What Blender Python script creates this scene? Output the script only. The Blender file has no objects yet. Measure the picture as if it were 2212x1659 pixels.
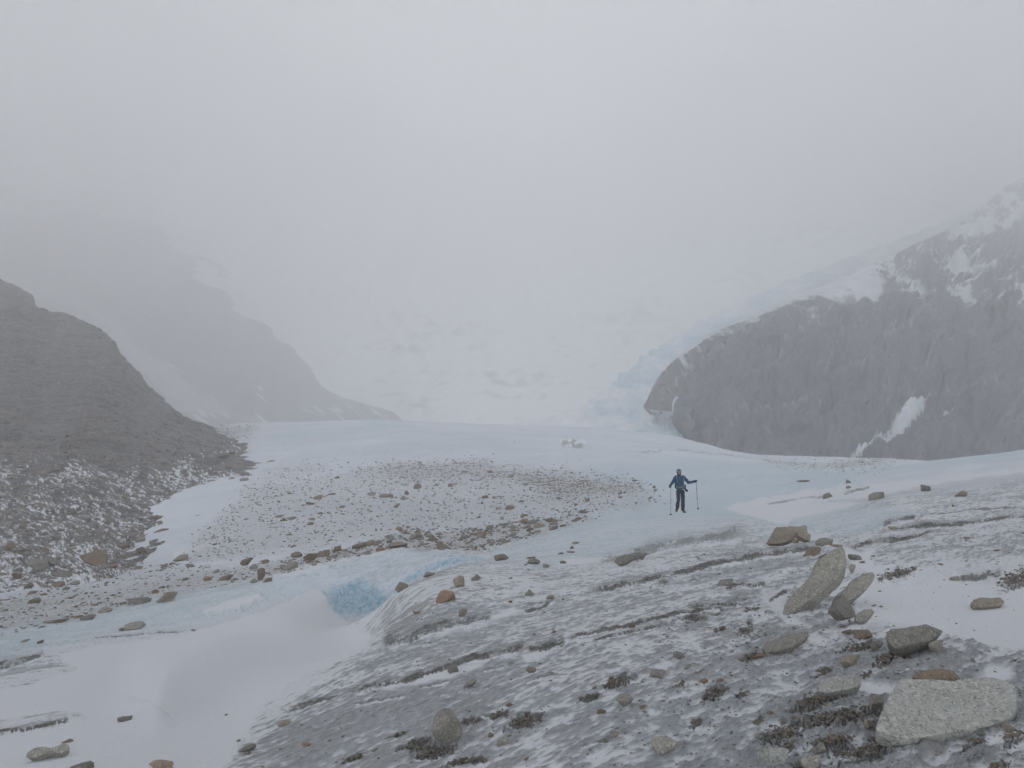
import bpy, bmesh, math, random
import numpy as np
from mathutils import Vector, Matrix
R = math.radians
scene = bpy.context.scene
col = scene.collection

# ------------------------------------------------------------------ camera
# pixel units used below are those of a 2212 x 1659 view of the picture
F, CX, CY, HZ = 1736.0, 1106.0, 829.5, 930.0
PH = math.atan((HZ - CY) / F)
SP, CP = math.sin(PH), math.cos(PH)
cam_d = bpy.data.cameras.new('camera')
cam = bpy.data.objects.new('camera', cam_d); col.objects.link(cam)
cam_d.sensor_fit = 'HORIZONTAL'; cam_d.sensor_width = 36.0
cam_d.lens = F / 2212.0 * 36.0
cam_d.clip_start = 0.05; cam_d.clip_end = 20000
cam.rotation_euler = (math.pi / 2 + PH, 0, 0)
scene.camera = cam

# ------------------------------------------------------------------ light
SUN_EL, SUN_AZ = R(14), R(-1)          # azimuth from +Y towards +X
world = bpy.data.worlds.new('World'); scene.world = world
world.use_nodes = True
wn = world.node_tree; wn.nodes.clear()
wo = wn.nodes.new('ShaderNodeOutputWorld'); bg = wn.nodes.new('ShaderNodeBackground')
sky = wn.nodes.new('ShaderNodeTexSky'); sky.sky_type = 'NISHITA'; sky.sun_disc = False
sky.sun_elevation = SUN_EL; sky.sun_rotation = SUN_AZ; sky.dust_density = 5.0; sky.air_density = 1.0; sky.ozone_density = 1.0
hs = wn.nodes.new('ShaderNodeHueSaturation'); hs.inputs['Saturation'].default_value = 0.25
wt = wn.nodes.new('ShaderNodeTexCoord'); wnz = wn.nodes.new('ShaderNodeTexNoise')
wnz.inputs['Scale'].default_value = 1.3; wnz.inputs['Detail'].default_value = 2.0
wr = wn.nodes.new('ShaderNodeMapRange'); wr.inputs['To Min'].default_value = 0.88; wr.inputs['To Max'].default_value = 1.12
wm = wn.nodes.new('ShaderNodeVectorMath'); wm.operation = 'SCALE'
wga = wn.nodes.new('ShaderNodeGamma'); wga.inputs['Gamma'].default_value = 0.4          # thick cloud evens out the bright zone round the sun
wn.links.new(sky.outputs[0], wga.inputs['Color']); wn.links.new(wga.outputs[0], hs.inputs['Color'])
wn.links.new(wt.outputs['Generated'], wnz.inputs['Vector'])
wn.links.new(wnz.outputs['Fac'], wr.inputs['Value'])
# the cloud is thicker overhead than towards the horizon
sx = wn.nodes.new('ShaderNodeSeparateXYZ'); wg = wn.nodes.new('ShaderNodeMapRange'); wg.inputs['From Min'].default_value = 0.2; wg.inputs['From Max'].default_value = 0.6
wg.inputs['To Min'].default_value = 6.5; wg.inputs['To Max'].default_value = 0.35
wmu = wn.nodes.new('ShaderNodeMath'); wmu.operation = 'MULTIPLY'
wn.links.new(wt.outputs['Generated'], sx.inputs[0]); wn.links.new(sx.outputs['Z'], wg.inputs['Value'])
wn.links.new(wr.outputs[0], wmu.inputs[0]); wn.links.new(wg.outputs[0], wmu.inputs[1])
wn.links.new(hs.outputs[0], wm.inputs[0]); wn.links.new(wmu.outputs[0], wm.inputs['Scale'])
wtn = wn.nodes.new('ShaderNodeVectorMath'); wtn.operation = 'MULTIPLY'; wtn.inputs[1].default_value = (0.97, 0.975, 1.035)   # cool grey overcast
wn.links.new(wm.outputs[0], wtn.inputs[0]); wn.links.new(wtn.outputs[0], bg.inputs['Color'])
bg.inputs['Strength'].default_value = 0.15
wn.links.new(bg.outputs[0], wo.inputs['Surface'])

sl = bpy.data.lights.new('sun', 'SUN'); sl.energy = 1.4; sl.angle = R(35); sl.color = (1.0, 0.975, 0.95)
sun = bpy.data.objects.new('sun', sl); col.objects.link(sun)
sdir = Vector((math.sin(SUN_AZ) * math.cos(SUN_EL), math.cos(SUN_AZ) * math.cos(SUN_EL), math.sin(SUN_EL)))
sun.rotation_euler = sdir.to_track_quat('Z', 'Y').to_euler()

scene.view_settings.view_transform = 'Standard'
scene.view_settings.look = 'None'
scene.view_settings.gamma = 1.0
scene.view_settings.exposure = EXPOSURE = 0.82
cyc = scene.cycles
cyc.max_bounces = 24; cyc.diffuse_bounces = 3; cyc.glossy_bounces = 2; cyc.volume_bounces = 22
cyc.transparent_max_bounces = 4
cyc.use_denoising = True
cyc.sample_clamp_indirect = 4.0
scene.render.use_persistent_data = False

# ------------------------------------------------------------------ numeric helpers
def hashu(ix, iy, iz, seed):
    h = (ix.astype(np.uint32) * np.uint32(374761393) + iy.astype(np.uint32) * np.uint32(668265263)
         + iz.astype(np.uint32) * np.uint32(2147483647) + np.uint32((seed * 974634777 + 12345) & 0xffffffff))
    h = (h ^ (h >> np.uint32(13))) * np.uint32(1274126177)
    h = (h ^ (h >> np.uint32(15))) * np.uint32(2246822519)
    return h ^ (h >> np.uint32(16))

def noise2(x, y, seed=0):
    """gradient noise, about -1..1"""
    x = np.asarray(x, np.float32); y = np.asarray(y, np.float32)
    fx = np.floor(x); fy = np.floor(y)
    ix = fx.astype(np.int64); iy = fy.astype(np.int64)
    x = x - fx; y = y - fy
    u = x * x * x * (x * (x * 6 - 15) + 10); v = y * y * y * (y * (y * 6 - 15) + 10)
    z0 = np.zeros_like(ix)
    def g(dx, dy):
        a = hashu(ix + dx, iy + dy, z0, seed).astype(np.float32) * np.float32(2 * math.pi / 4294967296.0)
        return np.cos(a) * (x - dx) + np.sin(a) * (y - dy)
    a = g(0, 0); b = g(1, 0); c = g(0, 1); d = g(1, 1)
    a = a + u * (b - a); c = c + u * (d - c)
    return (a + v * (c - a)) * 1.5

def noise3(x, y, z, seed=0):
    x = np.asarray(x, np.float32); y = np.asarray(y, np.float32); z = np.asarray(z, np.float32)
    fx = np.floor(x); fy = np.floor(y); fz = np.floor(z)
    ix = fx.astype(np.int64); iy = fy.astype(np.int64); iz = fz.astype(np.int64)
    x = x - fx; y = y - fy; z = z - fz
    u = x * x * (3 - 2 * x); v = y * y * (3 - 2 * y); w = z * z * (3 - 2 * z)
    def g(a, b, c):
        return hashu(ix + a, iy + b, iz + c, seed).astype(np.float32) * np.float32(2.0 / 4294967296.0) - 1
    def lerp(a, b, t): return a + t * (b - a)
    return lerp(lerp(lerp(g(0,0,0), g(1,0,0), u), lerp(g(0,1,0), g(1,1,0), u), v),
                lerp(lerp(g(0,0,1), g(1,0,1), u), lerp(g(0,1,1), g(1,1,1), u), v), w)

def fbm2(x, y, octs=4, seed=0, gain=0.5):
    s = 0; a = 1.0; t = 0
    for i in range(octs):
        s = s + a * noise2(x * 2 ** i + 17.3 * i, y * 2 ** i - 9.1 * i, seed + i); t += a; a *= gain
    return s / t * 1.3

def fbm3(x, y, z, octs=3, seed=0, gain=0.5):
    s = 0; a = 1.0; t = 0
    for i in range(octs):
        s = s + a * noise3(x * 2 ** i + 17.3 * i, y * 2 ** i - 9.1 * i, z * 2 ** i + 3.7 * i, seed + i); t += a; a *= gain
    return s / t

def sstep(a, b, x):
    t = np.clip((x - a) / (b - a), 0, 1)
    return t * t * (3 - 2 * t)

def mixc(c, d, t):
    return c + (np.asarray(d, np.float32) - c) * t[..., None]

def to_us(px, py):
    """pixel -> (X/Y, z/Y) of the ray"""
    cx = (px - CX) / F; cy = (CY - py) / F
    den = CP - cy * SP
    return cx / den, (SP + cy * CP) / den

def P(px, py, d):
    u, s = to_us(px, py)
    return Vector((u * d, d, s * d))

def proj(X, Y, Z):
    """world -> pixel (numpy)"""
    yc = Y * CP + Z * SP
    zc = -Y * SP + Z * CP
    yc = np.maximum(yc, 1e-3)
    return CX + F * X / yc, CY - F * zc / yc

def poly_dist(px, py, pts):
    """signed distance in pixels to a closed polygon, positive inside"""
    pts = np.array(pts, np.float32)
    out = np.full(px.shape, -1e3, np.float32)
    m = (px > pts[:, 0].min() - 60) & (px < pts[:, 0].max() + 60) & (py > pts[:, 1].min() - 60) & (py < pts[:, 1].max() + 60)
    if not m.any(): return out
    x = px[m]; y = py[m]; d = np.full(x.shape, 1e9, np.float32); ins = np.zeros(x.shape, bool)
    n = len(pts)
    for i in range(n):
        a = pts[i]; b = pts[(i + 1) % n]
        e = b - a; L = (e * e).sum() + 1e-9
        t = np.clip(((x - a[0]) * e[0] + (y - a[1]) * e[1]) / L, 0, 1)
        d = np.minimum(d, np.hypot(x - a[0] - t * e[0], y - a[1] - t * e[1]))
        c = ((a[1] > y) != (b[1] > y)) & (x < (b[0] - a[0]) * (y - a[1]) / (b[1] - a[1] + 1e-9) + a[0])
        ins ^= c
    out[m] = np.where(ins, d, -d)
    return out

def line_dist(px, py, pts, pad=40, widths=None):
    """distance to an open polyline, sign (positive = larger py side) and arc fraction"""
    pts = np.array(pts, np.float32)
    D = np.full(px.shape, 1e3, np.float32); S = np.zeros(px.shape, np.float32); T = np.zeros(px.shape, np.float32)
    m = (px > pts[:, 0].min() - pad) & (px < pts[:, 0].max() + pad) & (py > pts[:, 1].min() - pad) & (py < pts[:, 1].max() + pad)
    if not m.any(): return D, S, T
    x = px[m]; y = py[m]; d = np.full(x.shape, 1e9, np.float32); s = np.zeros_like(d); tt = np.zeros_like(d)
    n = len(pts) - 1
    for i in range(n):
        a = pts[i]; b = pts[i + 1]; e = b - a; L = (e * e).sum() + 1e-9
        t = np.clip(((x - a[0]) * e[0] + (y - a[1]) * e[1]) / L, 0, 1)
        dx = x - a[0] - t * e[0]; dy = y - a[1] - t * e[1]
        q = np.hypot(dx, dy); k = q < d
        cr = e[0] * dy - e[1] * dx
        d = np.where(k, q, d); s = np.where(k, np.sign(cr), s); tt = np.where(k, (i + t) / n, tt)
    D[m] = d; S[m] = s; T[m] = tt
    return D, S, T

def grid_mesh(name, V, C=None, W=None, mat=None, smooth=True, extra=None):
    """V: rows x cols x 3 array -> mesh object with colour and wetness attributes"""
    nr, nc = V.shape[:2]
    me = bpy.data.meshes.new(name)
    nv = nr * nc; nf = (nr - 1) * (nc - 1)
    me.vertices.add(nv); me.vertices.foreach_set('co', V.reshape(-1).astype(np.float32))
    idx = np.arange(nv, dtype=np.int32).reshape(nr, nc)
    q = np.stack([idx[:-1, :-1], idx[:-1, 1:], idx[1:, 1:], idx[1:, :-1]], -1).reshape(-1)
    me.loops.add(nf * 4); me.loops.foreach_set('vertex_index', q)
    me.polygons.add(nf)
    me.polygons.foreach_set('loop_start', np.arange(0, nf * 4, 4, dtype=np.int32))
    me.polygons.foreach_set('loop_total', np.full(nf, 4, np.int32))
    me.update(calc_edges=True); me.validate()
    if smooth: me.polygons.foreach_set('use_smooth', np.ones(nf, bool))
    if C is not None:
        a = me.attributes.new('tint', 'FLOAT_COLOR', 'POINT')
        cc = np.ones((nv, 4), np.float32); cc[:, :3] = C.reshape(-1, 3)
        a.data.foreach_set('color', cc.reshape(-1))
    if W is not None:
        a = me.attributes.new('wet', 'FLOAT', 'POINT'); a.data.foreach_set('value', W.reshape(-1).astype(np.float32))
    o = bpy.data.objects.new(name, me); col.objects.link(o)
    if mat: me.materials.append(mat)
    return o

def tag(o, label=None, cat=None, group=None, kind=None):
    if label: o['label'] = label
    if cat: o['category'] = cat
    if group: o['group'] = group
    if kind: o['kind'] = kind
    return o

# ------------------------------------------------------------------ materials
def new_mat(name):
    m = bpy.data.materials.new(name); m.use_nodes = True
    nt = m.node_tree; b = nt.nodes['Principled BSDF']
    return m, nt, b

def terrain_mat(name, nscale, bump, contrast=0.25, rough_dry=0.95, spec=0.3, bdist=0.01, stretch=0, grit=.5):
    m, nt, b = new_mat(name)
    at = nt.nodes.new('ShaderNodeAttribute'); at.attribute_name = 'tint'
    wt = nt.nodes.new('ShaderNodeAttribute'); wt.attribute_name = 'wet'
    tc = nt.nodes.new('ShaderNodeTexCoord')
    nz = nt.nodes.new('ShaderNodeTexNoise'); nz.inputs['Scale'].default_value = nscale; nz.inputs['Detail'].default_value = 6; nz.inputs['Roughness'].default_value = 0.65
    if stretch:
        r1 = nt.nodes.new('ShaderNodeMapping'); r1.inputs['Rotation'].default_value = (0, 0, -math.pi / 4)
        r2 = nt.nodes.new('ShaderNodeMapping'); r2.inputs['Scale'].default_value = (stretch, 1, 1)
        nt.links.new(tc.outputs['Object'], r1.inputs['Vector']); nt.links.new(r1.outputs[0], r2.inputs['Vector']); nt.links.new(r2.outputs[0], nz.inputs['Vector'])
    else:
        nt.links.new(tc.outputs['Object'], nz.inputs['Vector'])
    mr = nt.nodes.new('ShaderNodeMapRange'); mr.inputs['From Min'].default_value = 0.3; mr.inputs['From Max'].default_value = 0.7
    mr.inputs['To Min'].default_value = 1 - contrast; mr.inputs['To Max'].default_value = 1 + contrast * 0.6
    nt.links.new(nz.outputs['Fac'], mr.inputs['Value'])
    # clean snow keeps its even tone: the speckle grows with the wetness/dirt attribute
    k = nt.nodes.new('ShaderNodeMath'); k.operation = 'SUBTRACT'; k.inputs[1].default_value = 1.0
    nt.links.new(mr.outputs[0], k.inputs[0])
    k2 = nt.nodes.new('ShaderNodeMath'); k2.operation = 'MULTIPLY_ADD'; k2.inputs[2].default_value = 1.0
    nt.links.new(k.outputs[0], k2.inputs[0])
    k3 = nt.nodes.new('ShaderNodeMapRange'); k3.inputs['To Min'].default_value = 0.12; k3.inputs['To Max'].default_value = 1.0
    nt.links.new(wt.outputs['Fac'], k3.inputs['Value']); nt.links.new(k3.outputs[0], k2.inputs[1])
    g1 = nt.nodes.new('ShaderNodeTexNoise'); g1.inputs['Scale'].default_value = nscale * 3.1; g1.inputs['Detail'].default_value = 3; g1.inputs['Roughness'].default_value = .7
    nt.links.new(tc.outputs['Object'] if not stretch else r2.outputs[0], g1.inputs['Vector'])
    g2 = nt.nodes.new('ShaderNodeMapRange'); g2.inputs['From Min'].default_value = 0.58; g2.inputs['From Max'].default_value = 0.70; g2.inputs['To Max'].default_value = grit
    nt.links.new(g1.outputs['Fac'], g2.inputs['Value'])
    g3 = nt.nodes.new('ShaderNodeMath'); g3.operation = 'MULTIPLY'; nt.links.new(g2.outputs[0], g3.inputs[0]); nt.links.new(wt.outputs['Fac'], g3.inputs[1])
    g4 = nt.nodes.new('ShaderNodeMath'); g4.operation = 'SUBTRACT'; g4.inputs[0].default_value = 1.0; nt.links.new(g3.outputs[0], g4.inputs[1])
    g5 = nt.nodes.new('ShaderNodeMath'); g5.operation = 'MULTIPLY'; nt.links.new(k2.outputs[0], g5.inputs[0]); nt.links.new(g4.outputs[0], g5.inputs[1])
    vm = nt.nodes.new('ShaderNodeVectorMath'); vm.operation = 'SCALE'
    nt.links.new(at.outputs['Color'], vm.inputs[0]); nt.links.new(g5.outputs[0], vm.inputs['Scale'])
    nt.links.new(vm.outputs[0], b.inputs['Base Color'])
    rr = nt.nodes.new('ShaderNodeMapRange'); rr.inputs['To Min'].default_value = rough_dry; rr.inputs['To Max'].default_value = 0.42
    nt.links.new(wt.outputs['Fac'], rr.inputs['Value']); nt.links.new(rr.outputs[0], b.inputs['Roughness'])
    b.inputs['Specular IOR Level'].default_value = spec
    if bump:
        bp = nt.nodes.new('ShaderNodeBump'); bp.inputs['Strength'].default_value = bump; bp.inputs['Distance'].default_value = bdist
        nt.links.new(nz.outputs['Fac'], bp.inputs['Height']); nt.links.new(bp.outputs[0], b.inputs['Normal'])
    return m

M_ground = terrain_mat('snow_and_ice', 45, 0.8, 0.38, stretch=.42, bdist=.02, grit=.6)
M_hill = terrain_mat('moraine_rubble', 1.3, 0.7, 0.45, spec=0.2, bdist=0.4)
M_cliff = terrain_mat('cliff_rock', 0.12, 0.6, 0.3, spec=0.2, bdist=2.0)

# ------------------------------------------------------------------ glacier surface: control points (pixel row, depth) per pixel column
CTRL = {
 -900: [(1750,5.8),(1560,9.5),(1380,20),(1260,45),(1040,260)],
 -300: [(1700,5.6),(1520,9.5),(1370,19),(1262,45),(1030,260)],
 0: [(1659,5.5),(1480,9.5),(1402,13.5),(1345,19),(1293,28),(1235,48),(1120,100),(1020,260)],
 300: [(1659,5.1),(1500,8.3),(1388,13.5),(1328,18),(1258,28),(1200,44),(1085,80),(1010,150),(960,400)],
 500: [(1659,4.9),(1540,6.9),(1450,9.5),(1370,14),(1278,19.5),(1218,32),(1120,55),(1030,95),(955,160),(918,230)],
 640: [(1659,4.7),(1492,6.9),(1440,9),(1365,13),(1312,16.5),(1250,20),(1195,34),(1100,58),(1005,105),(945,160),(912,230),(930,330)],
 780: [(1659,4.5),(1500,6),(1405,7.9),(1388,10.5),(1340,16.5),(1232,19.5),(1214,22),(1190,32),(1100,60),(1005,105),(940,160),(908,235),(930,340)],
 860: [(1659,4.4),(1400,7.3),(1283,11.2),(1312,14.5),(1295,17.0),(1212,20.0),(1186,23),(1173,32),(1080,66),(1000,105),(938,160),(909,240),(935,350)],
 950: [(1659,4.3),(1400,7),(1240,13.2),(1250,15.5),(1232,17.8),(1198,20.5),(1180,30),(1165,36),(1060,74),(1000,105),(935,160),(912,240),(938,350)],
 1040: [(1659,4.15),(1400,6.8),(1280,10),(1213,15.5),(1211,17.5),(1199,20),(1167,32),(1100,58),(1010,100),(940,160),(917,240),(940,360)],
 1200: [(1659,3.9),(1400,6.4),(1260,11),(1180,18),(1143,25),(1122,42),(1060,68),(1000,105),(950,160),(922,250),(945,360)],
 1350: [(1659,3.75),(1400,6.1),(1250,10.5),(1160,18.5),(1112,30),(1090,45),(1030,80),(985,115),(950,180),(930,260)],
 1470: [(1659,3.7),(1400,5.9),(1250,10),(1165,17),(1109,33.6),(1085,46),(1040,68),(990,125),(962,190),(945,260)],
 1600: [(1659,3.6),(1400,5.8),(1240,10),(1155,17.5),(1118,24),(1100,32),(1070,41),(1040,62),(1003,110),(985,180),(978,260)],
 1740: [(1659,3.5),(1400,5.7),(1250,9),(1170,14.5),(1140,19),(1115,26),(1085,33),(1058,42),(1035,55),(1010,90),(993,150),(987,240)],
 1870: [(1659,3.45),(1400,5.6),(1240,9),(1150,15),(1085,24),(1050,33),(1022,44),(1022,70),(1003,110),(992,160),(1000,300)],
 2000: [(1659,3.4),(1400,5.6),(1250,8.6),(1150,14),(1080,22),(1035,32),(1000,43),(1012,65),(1003,120),(1005,300)],
 2212: [(1659,3.2),(1400,5.3),(1250,8.2),(1120,15),(1050,23),(976,39),(1000,65),(1005,150),(1010,300)],
 2600: [(1659,3.0),(1400,4.9),(1200,8.5),(1050,15),(950,38),(985,70),(1005,150),(1010,300)],
 3200: [(1659,2.9),(1400,4.6),(1150,9),(1000,18),(940,40),(990,80),(1010,300)],
}
pu, pv, ps = [], [], []
for px, L in CTRL.items():
    for py, d in L:
        u, s = to_us(px, py); pu.append(u); pv.append(math.log(d)); ps.append(s + 1.62 / d)
    u0 = (px - CX) / F
    for d, z in ((0.6, -1.62), (1.1, -1.62 + 0.02 * u0), (2.0, -1.64 + (0.14 if u0 > 0 else 0.22) * u0)):
        pu.append(u0); pv.append(math.log(d)); ps.append((z + 1.62) / d)
    for d, y in ((900, 960 if px < 1500 else 1010), (1980, 950 if px < 1500 else 990)):
        u, s = to_us(px, y); pu.append(u); pv.append(math.log(d)); ps.append(s + 1.62 / d)
AU = 2.6
pu = np.array(pu) * AU; pv = np.array(pv); ps = np.array(ps)
def tps_k(r2): return 0.5 * r2 * np.log(r2 + 1e-12)
n = len(pu)
K = tps_k((pu[:, None] - pu[None]) ** 2 + (pv[:, None] - pv[None]) ** 2) + np.eye(n) * 2e-4
A = np.zeros((n + 3, n + 3)); A[:n, :n] = K
Pm = np.stack([np.ones(n), pu, pv], 1); A[:n, n:] = Pm; A[n:, :n] = Pm.T
TPS = np.linalg.solve(A, np.concatenate([ps, np.zeros(3)]))
def ground_s(u, v):
    """z/Y of the undetailed glacier surface at (X/Y, ln Y), evaluated on a coarse grid then sampled"""
    out = np.zeros(u.shape); a = u * AU
    for i in range(n):
        out += TPS[i] * tps_k((a - pu[i]) ** 2 + (v - pv[i]) ** 2)
    return out + TPS[n] + TPS[n + 1] * a + TPS[n + 2] * v - 1.62 * np.exp(-v)

# grid: columns in X/Y, rows in ln Y
Q = 1.0
uc = np.concatenate([np.linspace((-1500 - CX) / F, (-70 - CX) / F, int(90), endpoint=False),
                     np.linspace((-70 - CX) / F, (2282 - CX) / F, int(1560 * Q)),
                     np.linspace((2282 - CX) / F, (3700 - CX) / F, int(91))[1:]])
def seg(a, b, k): return np.linspace(math.log(a), math.log(b), int(k * Q), endpoint=False)
vr = np.concatenate([seg(0.7, 2.9, 50), seg(2.9, 12, 640), seg(12, 26, 270), seg(26, 60, 150), seg(60, 300, 170), seg(300, 1980, 30), [math.log(1980)]])
# coarse evaluation + bilinear refinement (the spline is smooth)
uq = np.linspace(uc[0], uc[-1], 420); vq = np.linspace(vr[0], vr[-1], 520)
SQ = ground_s(np.broadcast_to(uq[None], (520, 420)), np.broadcast_to(vq[:, None], (520, 420))) + 1.62 * np.exp(-vq)[:, None]
def cub(p0, p1, p2, p3, t):
    return p1 + 0.5 * t * (p2 - p0 + t * (2 * p0 - 5 * p1 + 4 * p2 - p3 + t * (3 * (p1 - p2) + p3 - p0)))
def ground_fast(u, v):
    fu = np.clip((u - uq[0]) / (uq[1] - uq[0]), 1, 417.999); fv = np.clip((v - vq[0]) / (vq[1] - vq[0]), 1, 517.999)
    iu = fu.astype(int); iv = fv.astype(int); tu = fu - iu; tv = fv - iv
    rows = [cub(SQ[iv + k, iu - 1], SQ[iv + k, iu], SQ[iv + k, iu + 1], SQ[iv + k, iu + 2], tu) for k in (-1, 0, 1, 2)]
    return cub(rows[0], rows[1], rows[2], rows[3], tv) - 1.62 * np.exp(-v)
U, Vv = np.meshgrid(uc, vr)
Y = np.exp(Vv); X = U * Y
Z = ground_fast(U, Vv) * Y
PX, PY = proj(X, Y, Z)
PX = PX.astype(np.float32); PY = PY.astype(np.float32); Yf = Y.astype(np.float32); Xf = X.astype(np.float32)
# ------------------------------------------------------------------ features on the glacier, traced where they lie on its surface
wa = (Xf + Yf) * 0.70711; wb = (Yf - Xf) * 0.70711          # along / across the wind and the ice bands
foot = np.maximum(Yf / 1736 * 1.6, 0.0015)                   # what one pixel covers, m
def streaks(seed, base, octs, stretch=4.0, gain=0.75, power=1.0):
    """wind-drawn noise over several scales, fading out where finer than a pixel"""
    s = np.zeros_like(Xf); t = np.zeros_like(Xf) + 1e-6; lam = base; a = 1.0
    warp = noise2(wa / 2.7, wb / 1.9, seed + 50) * 0.6 + noise2(wa / .7, wb / .5, seed + 51) * 0.18
    for i in range(octs):
        fade = sstep(0.8, 2.5, lam / foot) * (a if np.isscalar(a) else 1)
        m = fade > 0
        if m.any():
            q = noise2(wa[m] / (lam * stretch) + warp[m] * 0.3, wb[m] / lam + warp[m], seed + i)
            s[m] += q * fade[m]; t[m] += fade[m]
        lam *= 0.5; a *= gain
    return s / np.sqrt(t + 0.3) * 1.15
st_big = streaks(11, 2.6, 3, 5.0)
st_mid = streaks(21, 0.55, 4, 4.0, 0.8)
st_fin = streaks(31, 0.11, 3, 2.1, 1.0)
grit = noise2(Xf / .045, Yf / .05, 37) * sstep(14, 6, Yf) * .6 + noise2(wa / .16 + noise2(Xf / .3, Yf / .3, 39), wb / .05, 38) * .7 * sstep(22, 12, Yf)
st_far = streaks(41, 22.0, 5, 3.0, 0.7)
iso = fbm2(Xf / 0.5, Yf / 0.5, 3, 5)
wob = noise2(PX / 34, PY / 13, 3) * 7 + noise2(PX / 11, PY / 5, 4) * 3
wx = PX + wob; wy = PY + wob * 0.45

# --- smooth wind-packed snow
DRIFTS = [
 ([(-200,1500),(0,1488),(70,1476),(160,1442),(120,1412),(205,1394),(330,1378),(460,1368),(560,1345),(640,1302),(695,1283),(712,1318),(760,1350),(800,1368),(800,1400),(740,1432),(640,1482),(562,1532),(540,1590),(470,1680),(0,1900),(-300,1800)], 5),
 ([(1885,1235),(1935,1262),(2030,1238),(2100,1252),(2300,1250),(2400,1400),(2190,1412),(2110,1396),(2040,1372),(1975,1352),(1905,1345),(1850,1318),(1862,1285)], 6),
 ([(1556,1096),(1640,1072),(1705,1077),(1800,1086),(1868,1086),(1790,1108),(1720,1122),(1700,1134),(1660,1128),(1600,1110)], 2.5),
 ([(1660,1068),(1850,1050),(2000,1035),(2212,1010),(2300,1000),(2300,1012),(2100,1035),(1960,1056),(1860,1078),(1700,1090)], 3),
 ([(1330,1200),(1230,1203),(1190,1225),(1260,1222),(1340,1212)], 5),
 ([(1020,1338),(1110,1310),(1140,1318),(1050,1345),(960,1368),(880,1375),(940,1352)], 6),
 ([(820,1480),(900,1458),(1000,1434),(1050,1424),(1040,1440),(960,1462),(880,1478),(830,1492)], 6),
 ([(1120,1412),(1160,1398),(1200,1395),(1180,1418),(1140,1430)], 5),
 ([(1230,1378),(1290,1372),(1350,1358),(1400,1352),(1300,1382),(1250,1392)], 4),
 ([(1480,1178),(1560,1164),(1620,1158),(1600,1168),(1520,1178)], 3),
 ([(1745,1150),(1800,1162),(1860,1195),(1900,1180),(1880,1210),(1930,1235),(1880,1240),(1850,1230),(1800,1185),(1750,1160)], 4),
 ([(1640,1285),(1700,1262),(1698,1330),(1750,1352),(1700,1350),(1650,1312)], 6),
 ([(1750,1370),(1800,1380),(1780,1395),(1740,1392)], 4),
 ([(1650,1565),(1720,1568),(1700,1580),(1640,1575)], 4),
 ([(2130,1580),(2212,1560),(2212,1600),(2130,1600)], 4),
 ([(1860,1470),(1930,1480),(1960,1492),(1900,1500),(1860,1490)], 5),
 ([(440,1322),(500,1298),(560,1286),(575,1300),(520,1322),(450,1332)], 3),
 ([(560,1246),(640,1226),(750,1202),(860,1186),(820,1200),(760,1214),(700,1238),(640,1250)], 3),
 ([(372,1196),(420,1180),(500,1160),(520,1162),(440,1190),(380,1204)], 3),
 ([(2070,1520),(2130,1440),(2190,1440),(2180,1470)], 8),
]
drift = np.zeros_like(Xf); skirt = np.zeros_like(Xf)
for pts, soft in DRIFTS:
    dd = poly_dist(wx, wy, pts)
    skirt = np.maximum(skirt, sstep(-70, 0, dd) if soft >= 5 and len(pts) > 9 else 0)
    drift = np.maximum(drift, sstep(-soft, soft * 1.2, dd + st_mid * soft * 1.4))
for pts in ([(-60,1432),(95,1408),(152,1440),(62,1472),(-60,1500)], [(-60,1558),(120,1536),(182,1545),(100,1572),(-60,1592)]):
    drift *= 1 - sstep(-4, 6, poly_dist(wx, wy, pts) + st_mid * 7)
# --- blue ice of the hollow and the bank
bl1 = sstep(-10, 20, poly_dist(wx, wy, [(700,1296),(722,1262),(775,1246),(812,1262),(842,1292),(846,1318),(780,1338),(720,1330)]) + st_fin * 6)
bl2 = sstep(-6, 9, poly_dist(wx, wy, [(848,1286),(872,1250),(930,1220),(985,1200),(1020,1203),(1042,1208),(985,1222),(930,1238),(885,1262),(865,1284)]) + st_fin * 6)
bl2 *= 0.7 + 0.3 * sstep(860, 960, PX)
blue = np.maximum(bl1, bl2) * sstep(12.5, 14, Yf)
hollow = sstep(-6, 8, poly_dist(wx, wy, [(560,1250),(640,1235),(760,1203),(860,1186),(960,1190),(1045,1206),(880,1262),(850,1310),(780,1342),(700,1330),(690,1290),(560,1300)])) * sstep(12.5, 14, Yf)
# pale blue firn: the bank on the left, the slope around the walker and the ice behind
pb = 0.95 * sstep(-30, 30, poly_dist(wx, wy, [(-80,1385),(0,1365),(150,1330),(300,1300),(480,1266),(640,1240),(700,1270),(560,1340),(460,1365),(300,1370),(180,1385),(100,1405),(-80,1440)]))
pb = np.maximum(pb, 0.8 * sstep(-40, 30, poly_dist(wx, wy, [(1020,1200),(1250,1130),(1400,1080),(1560,1060),(1800,1060),(1850,1095),(1780,1130),(1700,1150),(1600,1120),(1450,1165),(1300,1200),(1150,1215)])))
pb = np.maximum(pb, 0.75 * sstep(-15, 15, poly_dist(wx, wy, [(1260,1010),(1480,990),(1640,1000),(1840,1022),(1860,1050),(1600,1075),(1420,1065),(1300,1040)])))
pb = np.maximum(pb, 0.8 * sstep(-8, 10, poly_dist(wx, wy, [(1800,1035),(1860,1015),(1990,1000),(2230,972),(2230,984),(2000,1012),(1900,1025)])))
pb = np.maximum(pb, 0.9 * sstep(-5, 8, poly_dist(wx, wy, [(570,938),(640,930),(740,932),(800,908),(860,912),(900,922),(760,936),(660,948),(580,952)]) + st_far * 5))
pb = np.maximum(pb, 0.7 * sstep(-8, 10, poly_dist(wx, wy, [(1640,1170),(1700,1120),(1760,1110),(1900,1090),(2000,1105),(1900,1140),(1840,1165),(1760,1150)])))

near = 1 - sstep(20, 32, Yf)
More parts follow.
